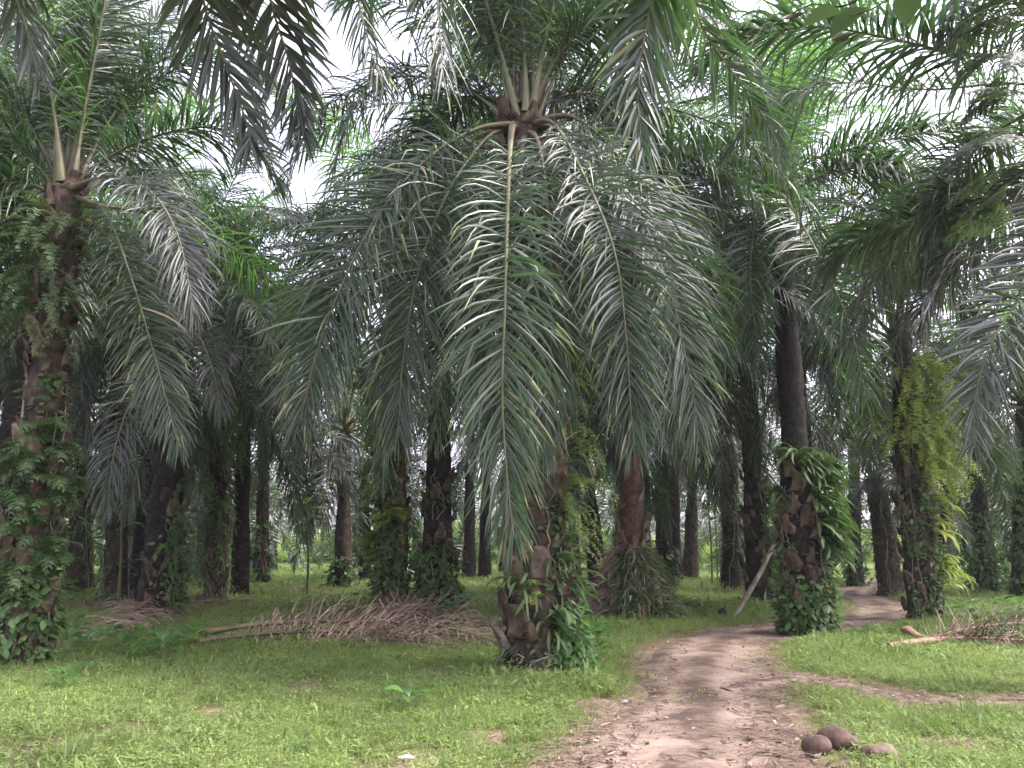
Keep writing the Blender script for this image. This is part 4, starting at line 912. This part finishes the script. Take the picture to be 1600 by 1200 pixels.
TUFTS += [tuft(11, 20, .08, .005, 'grass_yellow', .8), sprig(12, 26, .036, 'grass_yellow'), sprig(13, 26, .03, 'grass_yellow'), tuft(14, 22, .10, .005, 'grass_yellow', .8),
          sprig(21, 16, .06, 'grass'), sprig(22, 14, .075, 'grass'), tuft(15, 14, .09, .005, 'grass_dry', 1.0), tuft(16, 10, .11, .005, 'grass_dry', 1.1)]
P_, S_, K_ = [], [], []
for y0, y1, dens, sc in [(5.2, 8, 560, .95), (8, 11, 420, 1.0), (11, 15, 260, 1.15), (15, 20, 140, 1.4), (20, 27, 70, 1.8), (27, 38, 28, 2.3), (38, 55, 9, 2.8), (55, 90, 4, 3.6)]:
    hw = .70 * y1 + 1.2; n = int(dens * 2 * hw * (y1 - y0))
    x = rg.uniform(-hw, hw, n); y = rg.uniform(y0, y1, n)
    d = track_dist(x, y)
    patch = .5 + .5 * np.sin(x * 1.1 + np.sin(y * .7) * 2) * np.sin(y * 1.3 + np.sin(x * .9) * 2)
    k = np.clip((d + .36) / .85, .012 + .10 * (np.sin(x * 2.7 + np.sin(y * 1.9)) * np.sin(y * 2.3 + x) > .35), 1) * np.clip(.45 + patch * .8, .25, 1)
    for q, r in patches: k = k * np.clip(np.hypot(x - q[0], (y - q[1]) * .7) / r - .15, .22, 1)
    keep = rg.random(n) < k; x, y, d, patch = x[keep], y[keep], d[keep], patch[keep]
    big = 1 + .8 * np.clip((np.sin(x * .6 + 1) * np.sin(y * .8) - .2), 0, 1)
    P_.append(np.stack([x, y, hgt(x, y) - np.clip(.03 - d * .06, 0, .03)], 1))
    yel = .5 + .35 * np.sin(x * .55 + 2 + np.sin(y * .5)) * np.sin(y * .62 + np.sin(x * .4) * 1.5) + .25 * np.sin(x * 2.1 + y) * np.sin(y * 1.7 - x)
    yel = yel + np.clip((9.5 - y) / 4, 0, .3) + .25 * (x > 5) + rg.normal(0, .12, len(x))
    pk = np.where(yel > .62, rg.integers(7, 11, len(x)), rg.integers(0, 7, len(x)))
    K_.append(np.where(rg.random(len(x)) < np.where(d < .5, .22, .05), rg.integers(13, 15, len(x)), np.where(rg.random(len(x)) < .05, rg.integers(11, 13, len(x)), pk)))
    S_.append(sc * rg.uniform(.6, 1.25, len(x)) * np.clip((d + .35) / .8, .4, 1) * big)
P_ = np.concatenate(P_); S_ = np.concatenate(S_)
rot = np.stack([rg.normal(0, .12, len(P_)), rg.normal(0, .12, len(P_)), rg.uniform(0, 6.28, len(P_))], 1)
scatter('grass', P_, rot, S_, TUFTS, pick=np.concatenate(K_))
# dry bits lying on the track and in the grass
def chip(seed):
    rng = np.random.default_rng(seed); n = 5
    a = rng.uniform(0, 2 * PI, n); O = np.stack([rng.normal(0, .05, n), rng.normal(0, .05, n), np.full(n, .012)], 1)
    D = np.stack([np.cos(a), np.sin(a), rng.uniform(-.02, .15, n)], 1); W = unit(np.cross(D, [0, 0, 1.0]) + rng.normal(0, .2, (n, 3)))
    V, Q, c = blades(O, unit(D), W, rng.uniform(.05, .22, n), rng.uniform(.006, .022, n), rng, K=3, fold=.2, droop=.12)
    V[:, 2] = np.maximum(V[:, 2], .004)
    return mesh('chip', V, Q, [M['litter']], rnd=np.repeat(rng.random(n), c))
n = 9000; y = 5.5 + 26 * rg.random(n) ** 1.5; x = rg.uniform(-1, 1, n) * (.7 * y + .5); d = track_dist(x, y)
k = (rg.random(n) < np.where(d < -.45, .22, np.where(d < .5, 1, .35))); x, y = x[k], y[k]
scatter('leaf_litter', np.stack([x, y, hgt(x, y) + .0], 1), np.stack([0 * x, 0 * x, rg.uniform(0, 6.28, len(x))], 1), rg.uniform(.5, 1.2, len(x)), [chip(i) for i in range(6)])

def clod(seed):
    rng = np.random.default_rng(seed); u = np.array([(x, y, z) for x in (-1, 1) for y in (-1, 1) for z in (-1, 1)]) * np.array([.02, .016, .011]) * rng.uniform(.5, 1.3, (8, 3))
    return mesh('clod', u, [[0, 1, 3, 2], [4, 6, 7, 5], [0, 4, 5, 1], [2, 3, 7, 6], [0, 2, 6, 4], [1, 5, 7, 3]], [M['ground_clod']], rnd=np.full(8, rng.random()), smooth=False)
M['ground_clod'] = rough_mat('earth_clod', [(0.07, 0.048, 0.036), (0.2, 0.14, 0.105), (0.36, 0.28, 0.23)], scale=20, rough=.95, bump=.4, rndmix=.5)
n = 9000; y = 5.5 + 20 * rg.random(n) ** 1.6; x = rg.uniform(-1, 1, n) * (.7 * y + .5); d = track_dist(x, y)
k = (d < .25) & (rg.random(n) < np.where(np.abs(d + .2) < .3, 1, .45)); x, y = x[k], y[k]
scatter('gravel', np.stack([x, y, hgt(x, y) - .005], 1), rg.uniform(0, 6.28, (len(x), 3)) * np.array([.05, .05, 1]), .35 + 1.1 * rg.random(len(x)) ** 4, [clod(i) for i in range(5)])
# bright thicket in the open beyond the plantation
def bush_piece(seed, n=260):
    rng = np.random.default_rng(seed); O = rng.normal(0, .38, (n, 3)); O[:, 2] = np.abs(O[:, 2]) * 1.3
    D = unit(O * np.array([1, 1, .6]) + rng.normal(0, .4, (n, 3))); W = unit(np.cross(D, rng.normal(0, 1, (n, 3))))
    l = rng.uniform(.15, .35, n)
    V, Q, c = blades(O, D, W, l, l * .5, rng, K=2, fold=.1, droop=.2, wp=([0, .4, 1], [.4, 1, .05]))
    return mesh('bush_piece', V, Q, [M['bush']], rnd=np.repeat(rng.random(n), c))
BP = [bush_piece(i) for i in range(4)]
n = 3600; x = rg.uniform(-85, 85, n); y = rg.uniform(78, 100, n)
hh = 2.4 + 1.5 * np.sin(x * .23 + 1) * np.sin(x * .071) + .8 * np.sin(x * .9)
z = rg.random(n) ** 1.2 * np.clip(hh, 1.2, 5)
scatter('undergrowth', np.stack([x, y, z - .1], 1), np.stack([rg.normal(0, .3, n), rg.normal(0, .3, n), rg.uniform(0, 6.28, n)], 1), rg.uniform(.8, 1.7, n), BP)

# ------------------------------------------------------------------ single plants on the ground
wr = random.Random(17)
def weed(px, py, label, group=None, n=7, scale=1.0, typ='broad', stem=.12):
    b = gp(px, py); b[2] = float(hgt(b[0], b[1]))
    o = empty('weed' if typ == 'broad' else 'ground_fern', b, label, 'weed' if typ == 'broad' else 'fern', group)
    if typ == 'broad':
        h = stem * scale * 2
        TV, TQ = tube(np.array([[0, 0, 0], [.01, 0, h * .5], [.0, .015, h]]), [.008 * scale, .006 * scale, .004 * scale], 5)
        link('stem', mesh('stem', TV, TQ, [M['rib']]), o)
    for i in range(n):
        link('leaf' if typ == 'broad' else 'frond', wr.choice(FL[typ]), o, (0, 0, stem * scale * 2 * (.35 + .65 * i / n) if typ == 'broad' else .02), (wr.uniform(-.2, .2), wr.uniform(-.3, .3), i * 2.4 + wr.uniform(-.3, .3)), scale * wr.uniform(.7, 1.15))
weed(640, 1112, 'low broad leaved weed alone in the grass left of the centre palm', None, 7, .75)
weed(716, 1075, 'small upright weed close to the left foot of the centre palm', None, 5, .6)
weed(143, 1062, 'pale upright seedling in the grass right of the left edge palm', None, 4, .75)
weed(98, 1090, 'weed low in the grass in front of the left edge palm', None, 8, .7)
weed(470, 1180, 'tiny weed near the bottom of the left lawn', None, 5, .4)
row_of([(105, 1018), (130, 1028), (155, 1012), (180, 1030), (205, 1016), (228, 1032), (245, 1010), (262, 1024), (285, 1018), (170, 1002), (212, 1000), (250, 1035), (118, 1003), (300, 1005)], 'dark weed between left edge palm and brown fronds', 'weeds between the left palm and the brown fronds', 9, .75, 1.15)
row_of([(925, 1012), (940, 1000), (915, 1025), (930, 1035), (905, 1045)], 'fresh weed right of the centre palm foot', 'weeds right of the centre palm', 9, .8, 1.15)
row_of([(1500, 958), (1525, 950), (1550, 962), (1572, 950), (1592, 965), (1540, 975), (1580, 978), (1515, 972)], 'bright weed below the round creeper bush', 'weeds in the sunny patch at the right', 9, .8, 1.2)
row_of([(1360, 985), (1380, 992), (1405, 990), (1345, 992)], 'low weed between the two fern clad palms at right', 'low weeds between the right palms', 7, .5, .8)
row_of([(112, 918), (138, 925), (95, 930)], 'pale shrub weed behind the left edge palm', 'shrubby weeds behind the left palm', 12, 1.6, 2.1)
row_of([(720, 955), (710, 968), (735, 945)], 'leafy weed right of the slender palm foot', 'weeds right of the slender palm', 10, 1.0, 1.5)
weed(1165, 952, 'small leafy weed at the foot of the leaning pole', None, 8, 1.1)
for i, q in enumerate([(1440, 1150), (1470, 1140), (1500, 1130), (1535, 1150), (1560, 1128)]):
    b = gp(*q); b[2] = float(hgt(b[0], b[1]))
    o = link('grass_tussock', tuft(q[0], 90, .26, .009, 'grass', .9, 4, .3, .12), None, b); tag(o, 'taller bright grass tussock right of the stones, ' + (['leftmost', 'second from the left', 'middle one', 'second from the right', 'rightmost'][i]), 'grass', 'taller tussocks right of the stones')

# ------------------------------------------------------------------ cut fronds lying on the ground
def dead(label, pts, seed, name='dead_frond', mat='dead', group=None, zs=.48, **kw):
    C = []
    for q in pts:
        g_ = gp(q[0], q[1]); g_[2] = float(hgt(g_[0], g_[1])) + q[2] * zs; C.append(g_)
    C = np.array(C); b = C[0].copy(); b[2] = float(hgt(b[0], b[1]))
    stem = kw.pop('stem', 0)
    kw.setdefault('n', 120); kw.setdefault('Lmax', .8); kw.setdefault('droop', .3); kw.setdefault('w', .021)
    V, Q, rn, RV, RQ = frond(C, seed=seed, kink=.25, stray=.12, **kw)
    V[:, 2] = np.maximum(V[:, 2], hgt(V[:, 0], V[:, 1]) + .015 + np.random.default_rng(seed).random(len(V)) * .05)
    o = link(name, mesh(name, V - b, Q, [M[mat]], rnd=rn), None, b); tag(o, label, 'dead frond', group)
    link('midrib', mesh('midrib', RV - b, RQ, [M['petiole'] if stem else M['dead']]), o)
    return o
dead('long brown frond across the lawn, nearest fallen frond left of the centre palm', [(285, 1016, .12), (360, 1012, .22), (480, 1010, .26), (620, 1008, .22), (770, 1006, .1)], 1, zs=.85, stem=1, n=150, Lmax=.75, tilt=(-30, 60), rib=(.12, .07, .015))
dead('dark brown frond just behind the nearest fallen frond, thick stalk end at its left', [(320, 1003, .2), (420, 1000, .3), (540, 1000, .34), (680, 1004, .28), (775, 1014, .1)], 2, zs=.95, stem=1, n=150, Lmax=.8, tilt=(-20, 65), rib=(.12, .08, .015))
dead('tangled brown frond heaped in front of the slender palm, tips fanning to the right', [(500, 1008, .2), (590, 992, .45), (660, 975, .55), (730, 985, .35), (790, 1000, .1)], 3, n=150, Lmax=.95, tilt=(-10, 60))
dead('brown frond on top of the heap before the slender palm', [(540, 1000, .3), (620, 978, .6), (680, 962, .65), (745, 968, .3)], 4, n=100, Lmax=.9, tilt=(-10, 50))
dead('brown frond end near the left of the heap', [(420, 1015, .1), (520, 1014, .2), (640, 1012, .2), (720, 1022, .1)], 12, n=100, Lmax=.6, tilt=(-30, 60))
dead('thin brown frond lying behind the fallen heap, in the middle distance', [(390, 955, .1), (470, 953, .2), (560, 955, .25), (650, 962, .1)], 5, Lmax=.8)
dead('brown frond by the foot of the creeper wrapped palm', [(545, 958, .15), (600, 950, .4), (650, 958, .35), (700, 975, .1)], 6, Lmax=.9)
dead('flat brown frond at the near edge of the bright grass opening', [(405, 930, .1), (460, 926, .2), (530, 928, .1)], 7, Lmax=1.0)
dead('dry frond slanting down from the leaning dark palm to the weeds', [(330, 948, .4), (270, 965, .6), (215, 985, .45), (150, 1008, .1)], 8, mat='dead', Lmax=1.0, tilt=(-10, 30), n=100)
dead('dry frond against the left foot of the leaning dark palm', [(270, 950, .9), (225, 970, .8), (180, 990, .45), (120, 1012, .1)], 9, mat='dead', Lmax=1.0, tilt=(-10, 30), n=100)
dead('reddish brown frond lying far left behind the weeds', [(70, 952, .1), (130, 948, .2), (200, 952, .1)], 10, Lmax=.8)
dead('brown frond lying right of the leaning dark palm', [(300, 955, .1), (350, 948, .2), (420, 945, .1)], 11, Lmax=.9)
dead('grey frond lying left of the dead fern mound', [(955, 958, .1), (920, 948, .35), (880, 945, .1)], 13, mat='dead', Lmax=.9)
dead('curled frond lying right of the dead fern mound', [(1030, 962, .1), (1065, 955, .35), (1105, 960, .1)], 14, mat='leaf_grey', Lmax=.8)
dead('brown frond in the litter strip behind the pale pole', [(1060, 930, .1), (1110, 927, .2), (1165, 930, .1)], 15, Lmax=.9)
dead('grey dead frond in the shade behind the hanging centre frond', [(720, 920, .1), (780, 918, .25), (850, 920, .1)], 16, Lmax=1.0)
def cut_frond(label, pts, seed, **kw):
    o = dead(label, pts, seed, rib=(.13, .085, .02), pet=.3, zs=1.1, **kw)
    for c in o.children: c.data.materials[0] = M['dry_cut']
    return o
cut_frond('cut frond with a flat reddish stalk end pointing left, lying on the right lawn', [(1385, 1017, .08), (1440, 1012, .12), (1500, 1006, .14), (1590, 1012, .15), (1700, 1022, .1)], 21, n=110, Lmax=.7, tilt=(-30, 60))
cut_frond('second cut frond behind it, its dark stalk end raised', [(1418, 993, .16), (1450, 1003, .1), (1510, 1004, .25), (1600, 1000, .28), (1700, 1004, .1)], 22, n=110, Lmax=.7, tilt=(-30, 70))
for k, q in enumerate([(1560, 1004), (1588, 1008), (1530, 1006)]):
    b = gp(*q); o = link('sedge_tuft', tuft(300 + k, 26, .75, .018, 'fern', .8, 5, .22, .05), None, b); tag(o, 'long bladed green tuft growing through the cut fronds, ' + ['middle one', 'rightmost', 'leftmost'][k], 'grass', 'green tufts among the cut fronds')

# ------------------------------------------------------------------ stones, pole, saplings
def stone(px, py, size, seed, mat, label, rot=0.0):
    import bmesh
    bm = bmesh.new(); bmesh.ops.create_icosphere(bm, subdivisions=4, radius=1.0)
    rr = np.random.default_rng(seed); fr = rr.normal(0, 1.6, (7, 3)); ph = rr.uniform(0, 6.28, 7)
    for v in bm.verts:
        c = np.array(v.co); k = 1 + .075 * sum(math.sin(np.dot(fr[i], c) + ph[i]) for i in range(7)) + .012 * math.sin(c[0] * 17) * math.sin(c[1] * 13 + c[2] * 15)
        v.co = Vector((c * k) * np.array(size))
    me = bpy.data.meshes.new('stone'); bm.to_mesh(me); bm.free(); me.materials.append(M[mat])
    for f in me.polygons: f.use_smooth = True
    b = gp(px, py); b[2] = float(hgt(b[0], b[1])) + size[2] * .45
    tag(link('stone', me, None, b, (0, 0, rot)), label, 'stone')
stone(1277, 1180, (.115, .09, .085), 1, 'stone', 'smaller grey rounded stone, left of the pair at the track edge')
stone(1310, 1172, (.175, .105, .105), 2, 'stone', 'larger dark brown oval stone, right of the touching pair', -.5)
stone(1376, 1192, (.14, .10, .075), 3, 'stone_pale', 'flat pale rough stone half sunk in grass')
def pole(name, label, cat, pts, rad, mat, sides=8, group=None):
    C = np.array([at(*q) for q in pts]); b = C[0].copy()
    P, _ = spline(C - b, 40); r = np.random.default_rng(len(label))
    TV, TQ = tube(P, np.linspace(rad[0], rad[1], 40) * (1 + r.normal(0, .07, 40)), sides)
    return tag(link(name, mesh(name, TV, TQ, [M[mat]]), None, b), label, cat, group)
g1 = gp(1148, 962)
pole('leaning_pole', 'mottled grey pole leaning to the right, left of the strap fern palm', 'pole', [(1148, 962, g1[1]), (1185, 900, g1[1]), (1215, 840, g1[1] + .1), (1262, 755, g1[1] + .2), (1292, 690, g1[1] + .3), (1325, 632, g1[1] + .4)], (.062, .04), 'stick')
def sapling(px, py, top, Y, label, drop=None):
    b = gp(px, py); b[2] = float(hgt(b[0], b[1])); t = at(*top, b[1]) - b
    o = empty('sapling', b, label, 'sapling')
    P, _ = spline(np.array([[0, 0, 0], t * .4 + [.03, 0, 0], t * .75 - [.02, 0, 0], t]), 24)
    TV, TQ = tube(P, np.linspace(.05, .03, 24), 6); link('stem', mesh('stem', TV, TQ, [M['creeper_stem']]), o)
    for i in range(9): link('leaf', wr.choice(FL['broad']), o, P[-1 - i], (0, wr.uniform(-.3, .3), i * 2.4), 2.0)
M['creeper_stem'] = rough_mat('green_stem', [(0.05, 0.065, 0.025), (0.09, 0.11, 0.04), (0.13, 0.15, 0.06)], scale=6, rough=.8, bump=.2)
sapling(480, 932, (481, 780), 27, 'thin straight green stem in the bright grass opening')
sapling(1113, 918, (1107, 770), 33, 'thin green stem in the bright gap left of the shaggy pair, left one')
sapling(1121, 906, (1117, 780), 36, 'thin green stem in the bright gap left of the shaggy pair, right one')
sapling(184, 948, (194, 760), 24, 'thin pale stem leaning on a trunk left of the dark palm')
b = gp(632, 1186); b[2] = float(hgt(b[0], b[1])) + .015
V = .7 * np.array([[-.09, -.02, 0], [.02, -.035, .02], [.12, -.01, .01], [-.07, .03, .03], [.03, .035, .045], [.11, .03, .02]]); Q = [[0, 1, 4, 3], [1, 2, 5, 4]]
tag(link('paper_scrap', mesh('paper_scrap', V, Q, [M['white']]), None, b), 'scrap of white litter in the grass at the bottom', 'litter')
g2 = gp(1128, 962); o = stone(1128, 962, (.1, .09, .14), 8, 'bark_dark', 'small black stump in the grass left of the leaning pole')

# ------------------------------------------------------------------ overhanging branches at the top right
def branch(name, label, cat, pts, leaves, rad=.012, part='leaf'):
    C = np.array([at(*q) for q in pts]); b = C[0].copy(); o = empty(name, b, label, cat)
    P, _ = spline(C - b, 40); TV, TQ = tube(P, np.linspace(rad, rad * .35, 40), 6); link('twig', mesh('twig', TV, TQ, [M['bark']]), o)
    return o, P
M['broad_dark'] = leaf_mat('overhanging_leaf', [(0, (0.022, 0.042, 0.018)), (1, (0.04, 0.07, 0.028))], 0.22, (0.08, 0.14, 0.045), rough=0.5, spec=0.4)  # darker, greyer green than the other broad leaves, less translucent
M['brown_leaf'] = leaf_mat('brown_leaf', [(0, (0.03, 0.016, 0.012)), (1, (0.06, 0.035, 0.025))], 0.06, (0.06, 0.03, 0.02), rough=0.6, spec=0.3)
BB = [broad_mesh(70 + i, .42, 'broad_dark', .26) for i in range(4)]; BD = [broad_mesh(80 + i, .34, 'brown_leaf', .16) for i in range(3)]
o, P = branch('overhanging_branch', 'leafy twig hanging in at the top right corner with broad green leaves', 'branch', [(1560, -260, 4.2), (1480, -120, 4.1), (1420, -30, 4.0), (1370, 10, 3.95), (1330, 25, 3.9)], 8)
for i, (k, az, tl) in enumerate([(38, 3.0, .5), (34, 2.2, .4), (30, 3.6, .7), (26, 2.6, .3), (22, 3.4, .8), (28, 1.2, .6), (18, 3.0, .6), (32, 4.2, .9), (14, 2.8, .5), (12, 3.9, .6)]):
    link('leaf', BB[i % 4], o, P[k], (0, tl, az), .8 + .05 * (i % 4))
for i, (px, py, az) in enumerate([(1235, 22, 3.3), (1315, 52, 3.05)]):
    c = at(px + 40, py - 8, 4.4)
    link('leaf', BD[i], o, c - at(1560, -260, 4.2), (1.2, .3, az), (.75, .35, .6))
TV, TQ = tube(spline(np.array([P[22], at(1330, 5, 4.2) - at(1560, -260, 4.2), at(1265, 8, 4.4) - at(1560, -260, 4.2), at(1190, 50, 4.5) - at(1560, -260, 4.2)]), 30)[0], np.linspace(.008, .003, 30), 5)
link('twig', mesh('twig', TV, TQ, [M['bark']]), o)
CM = [compound_mesh(40 + i, .62, 'broad_dark', 11, .22, 9, 10, -50) for i in range(4)]
o, P = branch('fern_spray', 'ferny spray of dark leaves hanging in at the right edge, upper part', 'branch', [(1640, -160, 5.2), (1615, 0, 5.1), (1604, 120, 5.0), (1606, 250, 5.0), (1612, 330, 5.0)], 0, .016)
for i in range(13):
    link('frond', CM[i % 4], o, P[14 + 2 * i], (wr.uniform(-.5, .5), wr.uniform(-.1, .5), 3.14 + wr.uniform(-1.0, 1.0)), wr.uniform(.8, 1.15))
for i, k in enumerate([6, 9, 12, 15]): link('leaf', BB[i % 4], o, P[k], (.3, .6, 3.4 + .3 * i), .7)

# ------------------------------------------------------------------ damp air under the palms
def haze():
    x0, x1, y0, y1, z0, z1 = -223, 223, -63, 303, -1.4, 19.0
    V = np.array([(x, y, z) for x in (x0, x1) for y in (y0, y1) for z in (z0, z1)])
    Q = [[0, 1, 3, 2], [4, 6, 7, 5], [0, 4, 5, 1], [2, 3, 7, 6], [0, 2, 6, 4], [1, 5, 7, 3]]
    m = bpy.data.materials.new('haze_air'); m.use_nodes = True; t = m.node_tree; t.nodes.clear()
    out = t.nodes.new('ShaderNodeOutputMaterial'); v = t.nodes.new('ShaderNodeVolumePrincipled')
    v.inputs['Color'].default_value = (0.93, 0.95, 1.0, 1); v.inputs['Density'].default_value = 0.0005; v.inputs['Anisotropy'].default_value = 0.2
    t.links.new(v.outputs[0], out.inputs['Volume'])
    tag(link('haze', mesh('haze', V, Q, [m], smooth=False)), kind='stuff')
haze()
